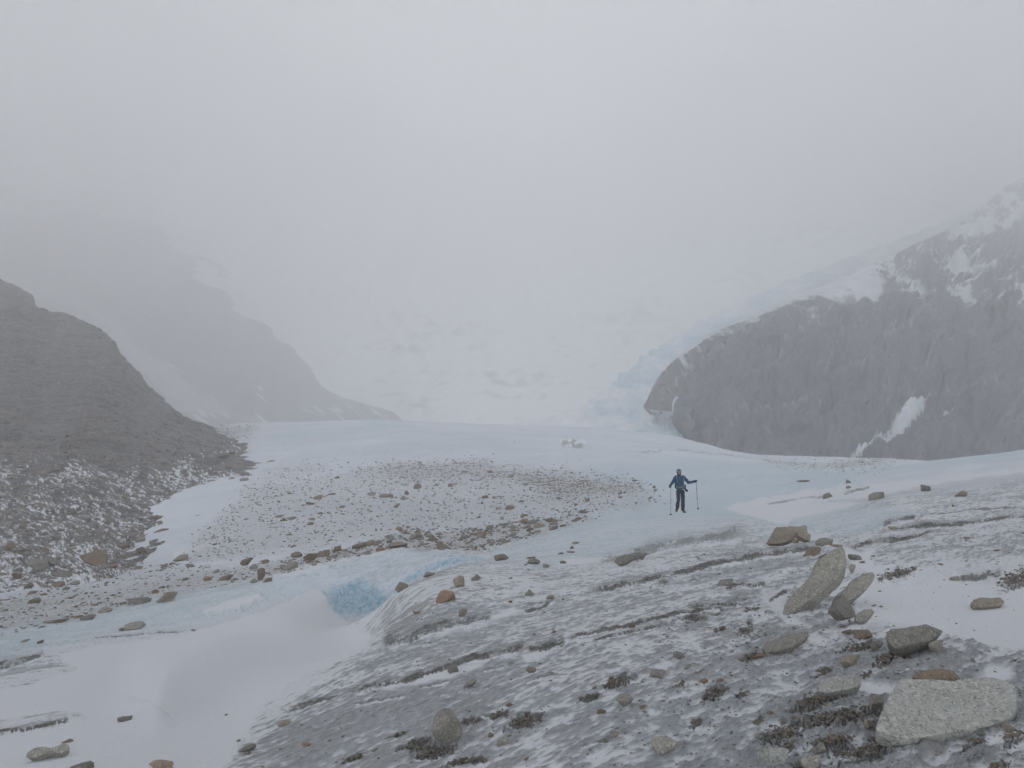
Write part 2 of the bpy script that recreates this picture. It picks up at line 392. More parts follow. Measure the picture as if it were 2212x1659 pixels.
# --- how much loose snow lies on the ice
cover = -0.08 + 0.17 * sstep(1420, 1240, PY) * near + .28 * skirt
cover = cover + 0.16 * st_big + .10 * fbm2(Xf / 1.3, Yf / .9, 2, 19)
cover = cover - 0.10 * sstep(1500, 1900, PX) * sstep(1330, 1450, PY)
ridg = st_mid * 0.42 + st_fin * 0.55 + grit * .30 + iso * 0.12                   # height pattern; snow lies in its lee
snow = sstep(-0.09, 0.17, cover - ridg * 0.62) * near * .92
snow = np.maximum(snow, drift)
# --- dirt bands: thin ledges melted into the ice, a steep face on the side of the viewer
LEDGES = [  # points, face height in pixels, dirt, ice-face blueness
 ([(821,1384),(854,1375),(887,1368),(924,1351),(971,1341),(1004,1334),(1037,1327),(1064,1322)], 16, .75, .55),
 ([(740,1508),(787,1485),(837,1475),(871,1467),(921,1450),(971,1434),(1021,1417),(1054,1414),(1104,1400),(1140,1388)], 10, .95, .1),
 ([(1140,1400),(1181,1390),(1222,1380)], 14, 1, 0),
 ([(1215,1375),(1271,1364),(1321,1355),(1371,1347),(1420,1335),(1480,1322),(1540,1313),(1580,1318)], 7, .9, .1),
 ([(1276,1382),(1337,1367),(1387,1357),(1458,1348)], 8, 1, 0),
 ([(1255,1282),(1304,1268),(1371,1254),(1404,1245),(1454,1237),(1475,1231),(1525,1217),(1575,1207),(1625,1199),(1675,1190),(1721,1184),(1778,1180)], 8, .85, .1),
 ([(1290,1211),(1337,1204),(1371,1190),(1421,1174),(1475,1164),(1525,1158),(1575,1148),(1612,1143)], 15, .5, .8),
 ([(1131,1317),(1171,1306),(1200,1289)], 6, .7, 0),
 ([(1835,1180),(1875,1171),(1925,1166),(1975,1158),(2018,1152)], 7, .9, 0),
 ([(1905,1135),(1930,1126),(1960,1119),(1978,1116)], 8, .8, .2),
 ([(1930,1146),(1960,1138),(2008,1136),(2075,1131),(2141,1119),(2250,1110)], 6, .9, 0),
 ([(1985,1112),(2040,1107),(2100,1101),(2212,1092)], 3, .5, 0),
 ([(195,1378),(250,1374),(300,1372),(340,1368),(400,1368),(457,1365)], 4, .8, 0),
 ([(-20,1440),(40,1427),(67,1420),(97,1409)], 9, .9, 0),
 ([(-20,1580),(60,1572),(110,1562),(150,1552)], 8, .8, 0),
 ([(1475,1337),(1520,1330),(1560,1326)], 5, .9, 0),
 ([(1480,1313),(1525,1308),(1565,1305),(1620,1300)], 4, .6, 0),
 ([(1564,1272),(1600,1262),(1625,1264),(1655,1256)], 6, .7, 0),
 ([(1660,1302),(1685,1280),(1700,1272)], 7, .8, 0),
 ([(2068,1243),(2110,1240),(2140,1235),(2165,1232)], 9, .6, .3),
 ([(760,1525),(820,1510),(880,1500)], 4, .4, 0), ([(600,1535),(660,1518),(700,1512)], 5, .6, 0),
 ([(1650,1090),(1700,1082),(1740,1075),(1790,1072)], 3, .4, .2),
 ([(1820,1068),(1850,1058),(1880,1052)], 5, .5, .7),
 ([(610,1540),(680,1515),(737,1500)], 6, .6, 0),
 ([(1340,975),(1480,974),(1560,982),(1650,992),(1750,1003)], 2, .35, 0),
]
N_MAIN = len(LEDGES); rl = random.Random(8)
for _ in range(46):                                                 # many short broken bands of the same family
    x0 = rl.uniform(700, 2180); y0 = rl.uniform(1230, 1640)
    if x0 < 1150 - (y0 - 1250) * 0.6 and x0 < 900: continue
    Lg = rl.uniform(25, 90); sl_ = rl.uniform(0.18, 0.34) * (0.6 if x0 > 1700 else 1)
    LEDGES.append(([(x0, y0), (x0 + Lg * .5, y0 - Lg * sl_ * .5 - rl.uniform(-3, 3)), (x0 + Lg, y0 - Lg * sl_)], rl.uniform(2.5, 5.5), rl.uniform(.15, .4), 0))
Zd = np.zeros_like(Xf); dirt = np.zeros_like(Xf); iceface = np.zeros_like(Xf); lee = np.zeros_like(Xf)
lw = noise2(PX / 16, PY / 7, 9) * 2.2 + noise2(PX / 5, PY / 3, 10) * 1.1
for li, (pts, hp, di, bi) in enumerate(LEDGES):
    hp = hp * .62; di = min(1, di * 1.35)
    D_, S_, T_ = line_dist(PX, PY + lw, pts, pad=90)
    m = D_ < 85
    if not m.any(): continue
    keep_ = (1 - drift[m]) if li >= N_MAIN else 1.0
    s_ = D_[m] * S_[m]; ends = keep_ * sstep(0, .1, T_[m]) * sstep(1, .9, T_[m])
    brk = np.clip(0.85 + noise2((PX[m] + PY[m] * 2.5) / 26, PY[m] / 20, 12) * 1.0 + noise2(PX[m] / 8, PY[m] / 5, 15) * .5, 0, 1) * ends
    H = hp * Yf[m] / 1736
    prof = sstep(-hp * 0.25, hp * 0.9, s_) * np.exp(-np.maximum(s_, 0) / (hp * 3.2))
    Zd[m] -= H * prof * brk * .8
    Zd[m] += H * 0.25 * np.exp(-((s_ + hp * .35) / (hp * .5)) ** 2) * brk
    thk = np.clip(.75 + .9 * noise2(PX[m] / 31 + PY[m] / 40, PY[m] / 50, 18), .25, 1.4)
    fz = noise2(PX[m] / 5 + PY[m] / 7, PY[m] / 3.4, 13) * .7 + noise2(PX[m] / 2.6, PY[m] / 2, 14) * .5
    band = sstep(hp * .95, hp * .40, (np.abs(s_ - hp * .3) + fz * hp * .5) / thk)
    up = np.exp(-np.maximum(-s_, 0) / (hp * .9)) * (s_ < 0) * .35
    dirt[m] = np.maximum(dirt[m], (band * (1 - bi * .55) * (0.95 + 0.3 * fz) + up) * di * np.clip(brk * 1.5, 0, 1))
    iceface[m] = np.maximum(iceface[m], band * bi * brk)
    lee[m] = np.maximum(lee[m], sstep(hp * .8, hp * 1.3, s_) * np.exp(-np.maximum(s_ - hp, 0) / (hp * 1.8)) * brk)
snow = np.maximum(snow, sstep(0.25, 0.8, lee + (st_mid) * .35) * near)
snow = snow * (1 - np.clip(dirt * 1.6, 0, 1)) * (1 - iceface)
# --- gravel lying in melt hollows
GRAVEL = [(1688,1584,44,15),(1808,1549,88,14),(1798,1602,48,12),(1861,1626,58,12),(1751,1519,36,14),(1545,1493,20,15),(1611,1363,13,10),
 (1911,1428,20,12),(1851,1399,40,8),(1985,1396,34,8),(1921,1597,44,15),(1938,1239,32,10),(2194,1252,32,18),(2105,1600,22,7),(904,1612,28,11),
 (937,1627,40,12),(1137,1559,32,15),(1080,1546,22,7),(1024,1561,22,6),(1334,1476,28,12),(1274,1508,20,5),(1700,1612,18,8),(1795,1509,28,7),
 (1560,1360,12,5),(1620,1318,16,5),(1500,1340,20,4),(1470,1480,12,5),(1600,1500,12,6),(1620,1420,18,7),(1960,1420,14,5),(2080,1570,60,5),
 (2190,1590,26,10),(1870,1460,12,6),(1010,1645,40,6),(860,1590,18,4),(1500,1560,14,5),(760,1640,20,6),(1640,1560,10,6),(1780,1450,16,5),(2160,1655,30,8),(1730,1650,20,7)]
gravel = np.zeros_like(Xf); gn = noise2(PX / 9, PY / 4.5, 61) * .5 + noise2(PX / 22, PY / 9, 62) * .5
for gx, gy, rx, ry in GRAVEL:
    ax = (PX - gx) + (PY - gy) * 0.9; ay = (PY - gy) + (PX - gx) * 0.16
    m = (np.abs(ax) < rx * 2.2) & (np.abs(ay) < ry * 2.4)
    r_ = np.hypot(ax[m] / rx, ay[m] / ry)
    g_ = sstep(1.12, .8, r_ + gn[m] * 1.1) * np.clip(.62 + noise2(PX[m] / 3.2, PY[m] / 2.2, 63) * 1.1, 0, 1)
    gravel[m] = np.maximum(gravel[m], g_)
# --- stony debris: where loose stones cover the ice
DEBRIS = [  # polygon, density, colour strength
 ([(-80,1310),(60,1280),(280,1205),(330,1215),(500,1225),(620,1205),(740,1180),(860,1148),(960,1145),(1130,1110),(1270,1100),(1290,1122),(1180,1150),(1040,1195),(990,1188),(860,1183),(740,1208),(630,1238),(500,1262),(300,1300),(150,1345),(0,1375),(-80,1390)], .42),
 ([(560,1245),(640,1205),(760,1180),(880,1140),(970,1148),(1100,1128),(1230,1118),(1180,1148),(1040,1190),(960,1188),(860,1184),(740,1210),(620,1238)], .8),
 ([(400,1190),(470,1120),(560,1050),(700,1030),(800,1008),(1000,1000),(1200,1010),(1380,1040),(1430,1060),(1400,1095),(1250,1115),(1000,1140),(740,1175),(420,1215)], .40),
 ([(780,1012),(860,998),(960,1000),(1040,998),(1110,1012),(1180,1024),(1130,1040),(1020,1040),(900,1045),(820,1035)], .62),
 ([(1080,1020),(1200,1030),(1300,1032),(1380,1046),(1370,1056),(1260,1060),(1180,1060),(1150,1050)], .95),
 ([(1140,1065),(1220,1060),(1290,1078),(1270,1090),(1150,1082)], .5),
 ([(400,1200),(500,1090),(540,1030),(600,1010),(700,1010),(600,1060),(480,1150),(440,1200)], .25),
 ([(1640,992),(1760,1004),(1900,990),(1950,996),(1860,1015),(1800,1016),(1700,1004)], .55),
 ([(400,960),(430,925),(560,918),(500,960),(490,990),(440,985)], .6),
]
deb = np.zeros_like(Xf); dn = noise2(PX / 40, PY / 14, 71) * .5 + noise2(PX / 13, PY / 5, 72) * .5
for pts, dens in DEBRIS:
    deb = np.maximum(deb, dens * sstep(-10, 12, poly_dist(PX, PY, pts) + dn * 18))
deb *= (1 - hollow) * sstep(17, 20, Yf)

# --- relief
far = 1 - near
flat = np.clip(1 - drift * 0.93, 0, 1)
Zd += (ridg * 0.032 + noise2(wa / .9, wb / .28, 33) * .02) * near * flat * (0.55 + 0.6 * sstep(1100, 1900, PX)) * sstep(1.5, 3, Yf) * (1 - 0.5 * sstep(12, 26, Yf))
Zd += 0.05 * st_big * near * flat + 0.03 * fbm2(Xf / 3.1, Yf / 2.3, 2, 77) * near
Zd -= gravel * 0.022
Zd += far * (0.16 * fbm2(wa / 9, wb / 3.4, 3, 91) + 0.5 * fbm2(wa / 40, wb / 17, 3, 95)) * sstep(24, 60, Yf)
Zd += far * deb * 0.25 * fbm2(Xf / 2.0, Yf / 2.0, 2, 98)
# the long soft edge of the big drift
D_, S_, T_ = line_dist(PX, PY, [(322,1600),(330,1545),(365,1490),(430,1440),(500,1400),(560,1372),(620,1350),(680,1318),(705,1305)], pad=260)
s_ = D_ * S_
Zd += drift * 0.20 * sstep(130, 0, -s_) * (s_ <= 0) * sstep(0, .25, T_) + drift * 0.20 * sstep(60, 0, s_) * (s_ > 0) * sstep(0, .25, T_) * (D_ < 900)
# scalloped blue walls
Zd += hollow * (0.10 * fbm2(Xf / .9, Yf / .7, 3, 101) + .07 * noise2(wb / .35, wa / 1.2, 102)) * (1 - .5 * drift)
# small crater rim in the far dip and ice steps behind the walker
Zd += 0.25 * sstep(-6, 10, poly_dist(wx, wy, [(1260,1010),(1480,990),(1640,1000),(1840,1022),(1860,1050),(1600,1075),(1420,1065),(1300,1040)])) * fbm2(wa / 3, wb / 1.2, 3, 106) * far

# --- colour
C_SNOW = (.72, .735, .76); C_ICE = (.42, .45, .475); C_ICE_W = (.405, .418, .42); C_PB = (.52, .63, .68)
C_BLUE = (.22, .43, .56); C_DIRT = (.085, .078, .062); C_GRAV = (.15, .137, .115)
C = np.zeros(Xf.shape + (3,), np.float32) + np.array(C_ICE, np.float32)
C = mixc(C, C_ICE_W, np.clip(.5 + st_big * .7 + fbm2(Xf / 1.7, Yf / 1.2, 2, 110) * .5, 0, 1) * near)
C *= (1 + (st_fin * .22 + st_mid * .12 + grit * .20)[..., None] * near[..., None] * -1)
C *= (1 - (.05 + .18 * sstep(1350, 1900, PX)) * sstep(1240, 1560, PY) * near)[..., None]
C = mixc(C, C_PB, np.clip(pb, 0, 1) * (.8 + .25 * st_mid).clip(0, 1))
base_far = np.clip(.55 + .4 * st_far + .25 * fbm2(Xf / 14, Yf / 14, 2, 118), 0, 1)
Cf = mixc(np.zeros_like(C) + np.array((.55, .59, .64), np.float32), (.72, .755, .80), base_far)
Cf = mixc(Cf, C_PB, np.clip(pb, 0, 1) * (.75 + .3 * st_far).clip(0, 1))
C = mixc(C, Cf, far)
C = mixc(C, C_SNOW, np.clip(snow, 0, 1))
pbs = np.clip(pb, 0, 1) * (1 - drift)
C = mixc(C, (.58, .67, .72), pbs * .45)
C = mixc(C, (.62, .70, .755), hollow * .7 * (1 - drift * .6))
spk = sstep(-.45, .45, noise2(PX / 5 + PY / 5, PY / 3.4, 122) + noise2(PX / 12, PY / 8, 123) * .5)
C = mixc(C, C_BLUE, blue * (.30 + .6 * spk))
C = mixc(C, (.30, .33, .32), iceface * .85)
C = mixc(C, C_DIRT, np.clip(dirt, 0, 1) * .93)
dsp = np.clip(.5 + noise2(PX / 5, PY / 2.6, 131) * .9, 0, 1)
C = mixc(C, (.33, .31, .28), np.clip(deb, 0, 1) * (.35 + .55 * dsp))
C = mixc(C, C_GRAV, np.clip(gravel * 1.15, 0, 1))
tin = noise2(wa / 1.1, wb / .22, 140) * .5 + noise2(wa / .3, wb / .07, 141) * .5
C = mixc(C, (.26, .245, .215), sstep(.28, .8, tin + .12 * st_big) * .45 * near * (1 - snow) * (1 - pbs))
wet = np.clip(near * (1 - snow) * .75 + pbs * .35 + blue * .5 + iceface * .6, 0, 1) * (1 - np.clip(dirt + gravel, 0, 1) * .5)
wet = np.clip(wet + deb * .5 + dirt * .6 + gravel, 0, 1)
Z = Z + Zd * np.minimum(1, (Y / 2.0))
G = np.stack([X, Y, Z], -1)
GPX, GPY = proj(X, Y, Z)
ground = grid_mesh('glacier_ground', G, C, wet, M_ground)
tag(ground, kind='structure')

def on_ground(px, py):
    """point of the glacier seen at this pixel"""
    u0 = (px - CX) / (F * CP)
    j = int(np.argmin(np.abs(uc - u0)))
    hit = np.nonzero(GPY[60:, j] <= py)[0]
    i = (hit[0] + 60) if len(hit) else len(vr) - 2
    j = int(np.argmin(np.abs(GPX[i] - px)))
    hit = np.nonzero(GPY[60:, j] <= py)[0]
    i = (hit[0] + 60) if len(hit) else len(vr) - 2
    return Vector(G[i, j])
def z_at(x, y):
    j = int(np.argmin(np.abs(uc - x / y))); i = int(np.argmin(np.abs(vr - math.log(y))))
    return float(G[i, j, 2])

# ------------------------------------------------------------------ slopes and mountains, each a real sheet receding from foot to crest
def resample(pts, m):
    pts = np.array(pts, float); t = np.linspace(0, 1, len(pts)); q = np.linspace(0, 1, m)
    out = []
    for k in range(pts.shape[1]):
        y = pts[:, k]; i = np.clip((q * (len(t) - 1)).astype(int), 0, len(t) - 2); f = q * (len(t) - 1) - i
        ym = np.concatenate([[2 * y[0] - y[1]], y, [2 * y[-1] - y[-2]]])
        v = cub(ym[i], ym[i + 1], ym[i + 2], ym[i + 3], f)
        lo = np.minimum(ym[i + 1], ym[i + 2]); hi = np.maximum(ym[i + 1], ym[i + 2]); ex = (hi - lo) * .2
        out.append(np.clip(v, lo - ex, hi + ex))
    return np.stack(out, 1)
def loft(lines, cols_, rows_, expo, back=(80, 60)):
    """lines: list of polylines of (px, py, depth) from foot to crest -> world points, undisplaced pixel positions"""
    L = [resample(l, cols_) for l in lines]; parts = []
    for a, b, r, e in zip(L[:-1], L[1:], rows_, expo):
        f = np.linspace(0, 1, r, endpoint=False)[:, None]
        px = a[None, :, 0] + (b - a)[None, :, 0] * f; py = a[None, :, 1] + (b - a)[None, :, 1] * f
        d = a[None, :, 2] * (b[:, 2] / a[:, 2])[None] ** (f ** e)
        parts.append(np.stack([px, py, d], -1))
    parts.append(L[-1][None])
    A_ = np.concatenate(parts, 0)
    u, s = to_us(A_[..., 0], A_[..., 1]); d = A_[..., 2]
    Wd = np.stack([u * d, d, s * d], -1)
    nb = 14                                                        # the far side, falling away behind the crest
    t = np.linspace(0, 1, nb + 1)[1:, None]
    c = Wd[-1][None]; dir2 = c[..., :2] / np.linalg.norm(c[..., :2], axis=-1, keepdims=True)
    bk = np.concatenate([c[..., :2] + dir2 * t[..., None] * back[0], c[..., 2:] - (t ** 1.6)[..., None] * back[1]], -1)
    Wd = np.concatenate([Wd, bk], 0)
    A_ = np.concatenate([A_, np.repeat(A_[-1:], nb, 0)], 0)
    return Wd, A_[..., 0].astype(np.float32), A_[..., 1].astype(np.float32)
def normals(Wd):
    du = np.gradient(Wd, axis=1); dv = np.gradient(Wd, axis=0); nn = np.cross(du, dv)
    return nn / (np.linalg.norm(nn, axis=-1, keepdims=True) + 1e-9)

# near moraine slope on the left
Wd, hx, hy = loft([
 [(-420,1560,15.5),(0,1400,26),(120,1345,29),(250,1300,32.5),(345,1245,42),(415,1190,53),(500,1130,69),(545,1075,85),(620,1025,110)],
 [(-420,1420,16),(0,1312,27),(120,1274,30),(240,1242,34),(330,1192,44),(400,1142,55),(480,1088,72),(520,1040,88),(592,1002,115)],
 [(-460,480,320),(0,605,262),(93,664,242),(190,694,226),(242,730,215),(280,790,205),(312,836,195),(367,882,185),(440,925,178)]],
 640, [24, 520], [1, .8], back=(120, 90))
nn = normals(Wd); w0, w1, w2 = Wd[..., 0], Wd[..., 1], Wd[..., 2]
dpt = w1 / 100.0
hn = fbm3(w0 / 9, w1 / 9, w2 / 9, 5, 200, .7) * 1.2 * np.clip(dpt, .15, 2) + fbm3(w0 / 2.2, w1 / 2.2, w2 / 2.2, 3, 205) * .42
hn += fbm3(w0 / 30, w1 / 30, w2 / 30, 2, 210) * 1.5 * np.clip(dpt - .5, 0, 1.3)
edge = np.minimum(1, (np.arange(Wd.shape[0])[:, None] / 30.0)) * np.ones_like(hx)
Wd = Wd + nn * (hn * np.clip(edge - .3, 0, 1))[..., None] * (1 if nn[200, 300, 2] > 0 else -1)
sa = hx * .93 + hy * .37; sb = -hx * .37 + hy * .93
sn = noise2(sa / 38, sb / 6, 220) * .8 + noise2(sa / 14, sb / 2.8, 221) * .95 + noise2(sa / 6, sb / 1.7, 222) * .95 + noise2(hx / 120, hy / 50, 223) * .7
thr = .22 + 1.5 * sstep(1050, 940, hy + 45 * noise2(hx / 90, hy / 40, 225)) + .35 * sstep(1180, 1100, hy) * 0 - .35 * sstep(1150, 1290, hy)
hs_ = sstep(thr, thr + .3, sn)
HC = np.zeros(hx.shape + (3,), np.float32) + np.array((.118, .110, .100), np.float32)
HC = mixc(HC, (.15, .135, .12), np.clip(.5 + noise2(hx / 45, hy / 18, 230), 0, 1))
HC = mixc(HC, (.075, .072, .07), sstep(.05, .6, fbm3(w0 / 5, w1 / 5, w2 / 5, 3, 233)))
HC *= (1 + .6 * noise2(hx / 4, hy / 2.6, 236) + .5 * noise2(hx / 11 - hy / 30, hy / 6, 237))[..., None]
HC = mixc(HC, (.19, .185, .18), sstep(-.1, .6, noise2(hx / 70 + hy / 120, hy / 260, 238) + .5 * noise2(hx / 22 + hy / 40, hy / 90, 239)) * .55)
HC = mixc(HC, (.17, .17, .175), sstep(.5, .9, noise2(sa / 70, sb / 22, 240) + .5 * sn) * .6 * sstep(1000, 900, hy))
HC = mixc(HC, (.74, .76, .79), hs_)
hill = grid_mesh('moraine_slope', Wd, HC, np.ones_like(hx) * (1 - hs_ * .8), M_hill)
tag(hill, kind='structure')
HILL = (Wd, *proj(Wd[..., 0], Wd[..., 1], Wd[..., 2]))
def on_hill(px, py):
    W_, a, b = HILL
    k = int(np.argmin((a[:544] - px) ** 2 + (b[:544] - py) ** 2)); i, j = divmod(k, a.shape[1])
    return Vector(W_[i, j])

# far ridge on the left, sinking into the fog
Wd, hx, hy = loft([
 [(-300,940,600),(100,935,600),(400,925,600),(560,918,610),(700,915,620),(905,914,640)],
 [(-300,360,1450),(0,400,1400),(200,440,1320),(420,525,1200),(560,635,1080),(640,706,990),(740,808,900),(800,852,840),(905,909,740)]],
 520, [400], [1.0], back=(500, 300))
nn = normals(Wd); w0, w1, w2 = Wd[..., 0], Wd[..., 1], Wd[..., 2]
sg = 1 if nn[100, 200, 2] > 0 else -1
Wd = Wd + nn * (fbm3(w0 / 120, w1 / 120, w2 / 60, 4, 300, .6) * 6 * sstep(0, 60, np.arange(Wd.shape[0])[:, None]) * sstep(405, 330, np.arange(Wd.shape[0]))[:, None] * sstep(520, 380, np.arange(Wd.shape[1]))[None, :])[..., None] * sg
sa = hx * .80 + hy * .60; sb = -hx * .60 + hy * .80
sn = noise2(sa / 90, sb / 10, 310) + noise2(sa / 30, sb / 4, 311) * .8 + noise2(hx / 60, hy / 30, 312) * .6
scree = poly_dist(hx + noise2(hx / 20, hy / 20, 3) * 8, hy, [(180,690),(240,735),(300,820),(400,900),(560,916),(560,905),(470,860),(380,800),(300,740),(250,690),(180,640),(60,600),(0,590),(40,640)])
hs_ = np.maximum(sstep(.75, 1.3, sn + .5 * sstep(840, 900, hy) - .15) * .9, sstep(-14, 26, scree + sn * 16) * .42)
couloir = sstep(.3, .9, noise2(sa / 120, sb / 7, 320) + sstep(690, 860, hx) * .35) * sstep(680, 740, hx)
hs_ = np.maximum(hs_, couloir * .6) * sstep(400, 340, np.arange(hx.shape[0])[:, None] * np.ones_like(hx))
HC = mixc(np.zeros(hx.shape + (3,), np.float32) + np.array((.15, .15, .158), np.float32), (.20, .20, .205), np.clip(.5 + noise2(hx / 24, hy / 40, 330), 0, 1))
HC = mixc(HC, (.78, .8, .83), np.clip(hs_, 0, 1))
tag(grid_mesh('far_ridge', Wd, HC, np.ones_like(hx) * .3, M_cliff), kind='structure')

# right-hand rock dome with its snowy upper ledges
Wd, hx, hy = loft([
 [(1396,868,300),(1406,884,296),(1500,900,270),(1490,950,255),(1530,984,245),(1640,1000,235),(1830,1002,225),(1960,1015,220),(2212,1020,215),(2600,1020,210)],
 [(1400,858,303),(1432,800,318),(1490,752,325),(1560,714,333),(1650,675,342),(1740,648,350),(1860,640,350),(1990,622,345),(2212,655,330),(2600,640,320)],
 [(1402,852,305),(1440,790,325),(1510,731,345),(1590,692,372),(1680,654,402),(1760,622,430),(1860,583,470),(1985,524,560),(2090,472,680),(2180,398,820),(2330,330,950),(2600,260,1100)]],
 760, [400, 240], [.9, .95], back=(260, 160))
nn = normals(Wd); w0, w1, w2 = Wd[..., 0], Wd[..., 1], Wd[..., 2]
sg = 1 if nn[150, 400, 2] > 0 else -1
ri = np.arange(Wd.shape[0])[:, None] * np.ones_like(hx)
rib = fbm2(hx / 26 + hy / 90, hy / 150, 4, 400, .6) * 2.0 * sstep(460, 400, ri) + fbm2(hx / 80 + hy / 70, hy / 70, 3, 405) * 6.5 + np.abs(fbm2(hx / 70 + hy / 45, hy / 60 - hx / 160, 4, 407, .6)) * 6
blk = np.abs(fbm2(hx / 60, hy / 26, 3, 410)) * 11 * sstep(400, 470, ri) * sstep(640, 560, ri) + fbm2(hx / 22, hy / 12, 3, 415) * 3 * sstep(400, 450, ri) * sstep(640, 560, ri)
fadee = sstep(0, 20, ri) * sstep(640, 615, ri) * sstep(0, 150, np.arange(hx.shape[1]))[None, :]
DL = [[(390,1340),(560,1310),(720,1270),(870,1240),(960,1190)],[(980,1080),(1100,1060),(1240,1035),(1320,1028)],[(1190,960),(1300,900),(1380,850),(1440,780),(1540,740)],[(1280,870),(1310,830),(1400,770),(1480,755),(1560,790)],
 [(1080,1110),(1200,1100),(1290,1110)],[(960,1040),(1010,950),(1050,880),(1120,830)],[(700,1000),(820,880),(900,800),(1000,740)],[(300,1480),(420,1420),(520,1330)],[(1500,1180),(1700,1130),(1900,1150)],[(1250,1300),(1380,1210),(1500,1000),(1560,880)],[(120,1180),(260,1060),(420,960),(640,860)]]
ledl = np.zeros_like(hx)
for pts in DL:
    q_ = [(x * .4166 + 1382.4, y * .4166 + 345.6) for x, y in pts]
    D_, S_, T_ = line_dist(hx + noise2(hx / 14, hy / 14, 461) * 5, hy + noise2(hx / 9, hy / 9, 460) * 5, q_)
    ledl = np.maximum(ledl, sstep(3.2, .6, D_) * np.clip(.55 + noise2(hx / 13, hy / 13, 462) * 1.2, 0, 1))
crk = np.zeros_like(hx)
for pts in ([(1850,640),(1870,700),(1900,800),(1991,880)],[(1880,560),(1850,700),(1820,800)],[(1700,900),(1720,1050),(1700,1200)],[(1080,800),(1010,1000),(990,1200)],[(1560,900),(1580,1100),(1540,1250)],[(760,820),(700,1000),(690,1200)]):
    q_ = [(x * .4166 + 1382.4, y * .4166 + 345.6) for x, y in pts]
    D_, S_, T_ = line_dist(hx + noise2(hx / 18, hy / 18, 465) * 9, hy, q_); crk = np.maximum(crk, sstep(5, 1, D_) * np.clip(.6 + noise2(hx / 20, hy / 15, 466), 0, 1))
fadee = fadee * (1 - sstep(360, 400, ri) * sstep(1960, 1860, hx) * .93)
crag = fbm3(w0 / 22, w1 / 22, w2 / 22, 4, 480, .6) * 2.4 * sstep(0, 20, ri) * sstep(0, 60, np.arange(hx.shape[1]))[None, :]
Wd = Wd + nn * ((rib + blk - 4 + ledl * 3 - crk * 4) * np.clip(fadee, .0, 1) + crag)[..., None] * sg
n2 = normals(Wd) * sg
up_ = sstep(380, 420, ri)
sn = noise2(hx / 30, hy / 8 - hx / 60, 420) * .5 + noise2(hx / 9, hy / 3, 421) * .35 + noise2(hx / 75, hy / 24 - hx / 90, 422) * .75
hs_ = sstep(.1, .5, (n2[..., 2] - .70) * 2.2 + sn * 1.15) * sstep(395, 430, ri + sn * 30)
hs_ *= sstep(1700, 1840, hx + sn * 40)
for pts, wd_ in (([(1828,984),(1880,948),(1930,915),(1960,890),(1985,865),(2012,842)], (8, 8, 8, 11, 11, 3)),
                 ([(1930,916),(1950,908)], (4, 6)), ([(2048,862),(2062,858)], (4, 3))):
    D_, S_, T_ = line_dist(hx, hy, pts)
    wv = np.interp(T_, np.linspace(0, 1, len(wd_)), wd_)
    hs_ = np.maximum(hs_, sstep(2, -2, D_ - wv + noise2(hx / 9, hy / 9, 430) * 3 + noise2(hx / 3.5, hy / 3.5, 431) * 4))
SB = [(1840,595),(1890,590),(1920,596),(1905,630),(1890,655),(1868,640),(1850,650),(1838,620)], [(1950,600),(2000,598),(2050,612),(2100,612),(2130,632),(2050,622),(1990,612)], \
     [(2030,560),(2080,552),(2130,570),(2190,580),(2120,592),(2060,585)], [(2010,530),(2060,500),(2160,470),(2212,440),(2212,470),(2140,510),(2060,540)]
hs_ = np.maximum(hs_, sstep(385, 440, ri + sn * 60) * sstep(1900, 1800, hx + sn * 40) * .9)
for pts in SB:
    hs_ = np.maximum(hs_, sstep(-2, 5, poly_dist(hx, hy, pts) + sn * 9) * .92)
stre = sstep(.45, .8, noise2((hx * .9 - hy * .35) / 60, (hx * .35 + hy * .9) / 4, 440) + .25 * noise2(hx / 70, hy / 70, 441)) * .5
HC = mixc(np.zeros(hx.shape + (3,), np.float32) + np.array((.10, .102, .112), np.float32), (.155, .155, .163), np.clip(.5 + fbm2(hx / 16 + hy / 50, hy / 60, 5, 450, .6) * .9, 0, 1))
HC = mixc(HC, (.06, .06, .066), sstep(.1, .6, fbm2(hx / 45, hy / 30, 4, 455)))
HC = mixc(HC, (.17, .16, .13), sstep(1500, 1420, hx) * .6)
HC = mixc(HC, (.30, .30, .31), stre * sstep(0, .5, .5 - up_))
HC = mixc(HC, (.42, .43, .44), ledl * .75)
HC = mixc(HC, (.04, .04, .045), crk * .8)
HC = mixc(HC, (.18, .178, .19), sstep(.05, .7, fbm2(hx / 90 + 3, hy / 55, 4, 470)) * .7)
hs_ = np.maximum(hs_, sstep(-3, 4, poly_dist(hx, hy, [(1385,883),(1440,884),(1505,882),(1492,900),(1462,925),(1475,945),(1500,975),(1380,975)]) + sn * 6))
for pts in ([(2140,505),(2175,485),(2240,478),(2240,572),(2175,562),(2140,535)], [(1968,575),(2010,568),(2052,585),(2046,628),(1990,608),(1970,600)], [(1995,520),(2040,512),(2085,530),(2062,548),(2000,542)]):
    hs_ *= 1 - sstep(-3, 5, poly_dist(hx, hy, pts) + sn * 8)
HC = mixc(HC, (.72, .76, .80), np.clip(hs_, 0, 1))
tag(grid_mesh('rock_dome', Wd, HC, np.ones_like(hx) * .4, M_cliff), kind='structure')

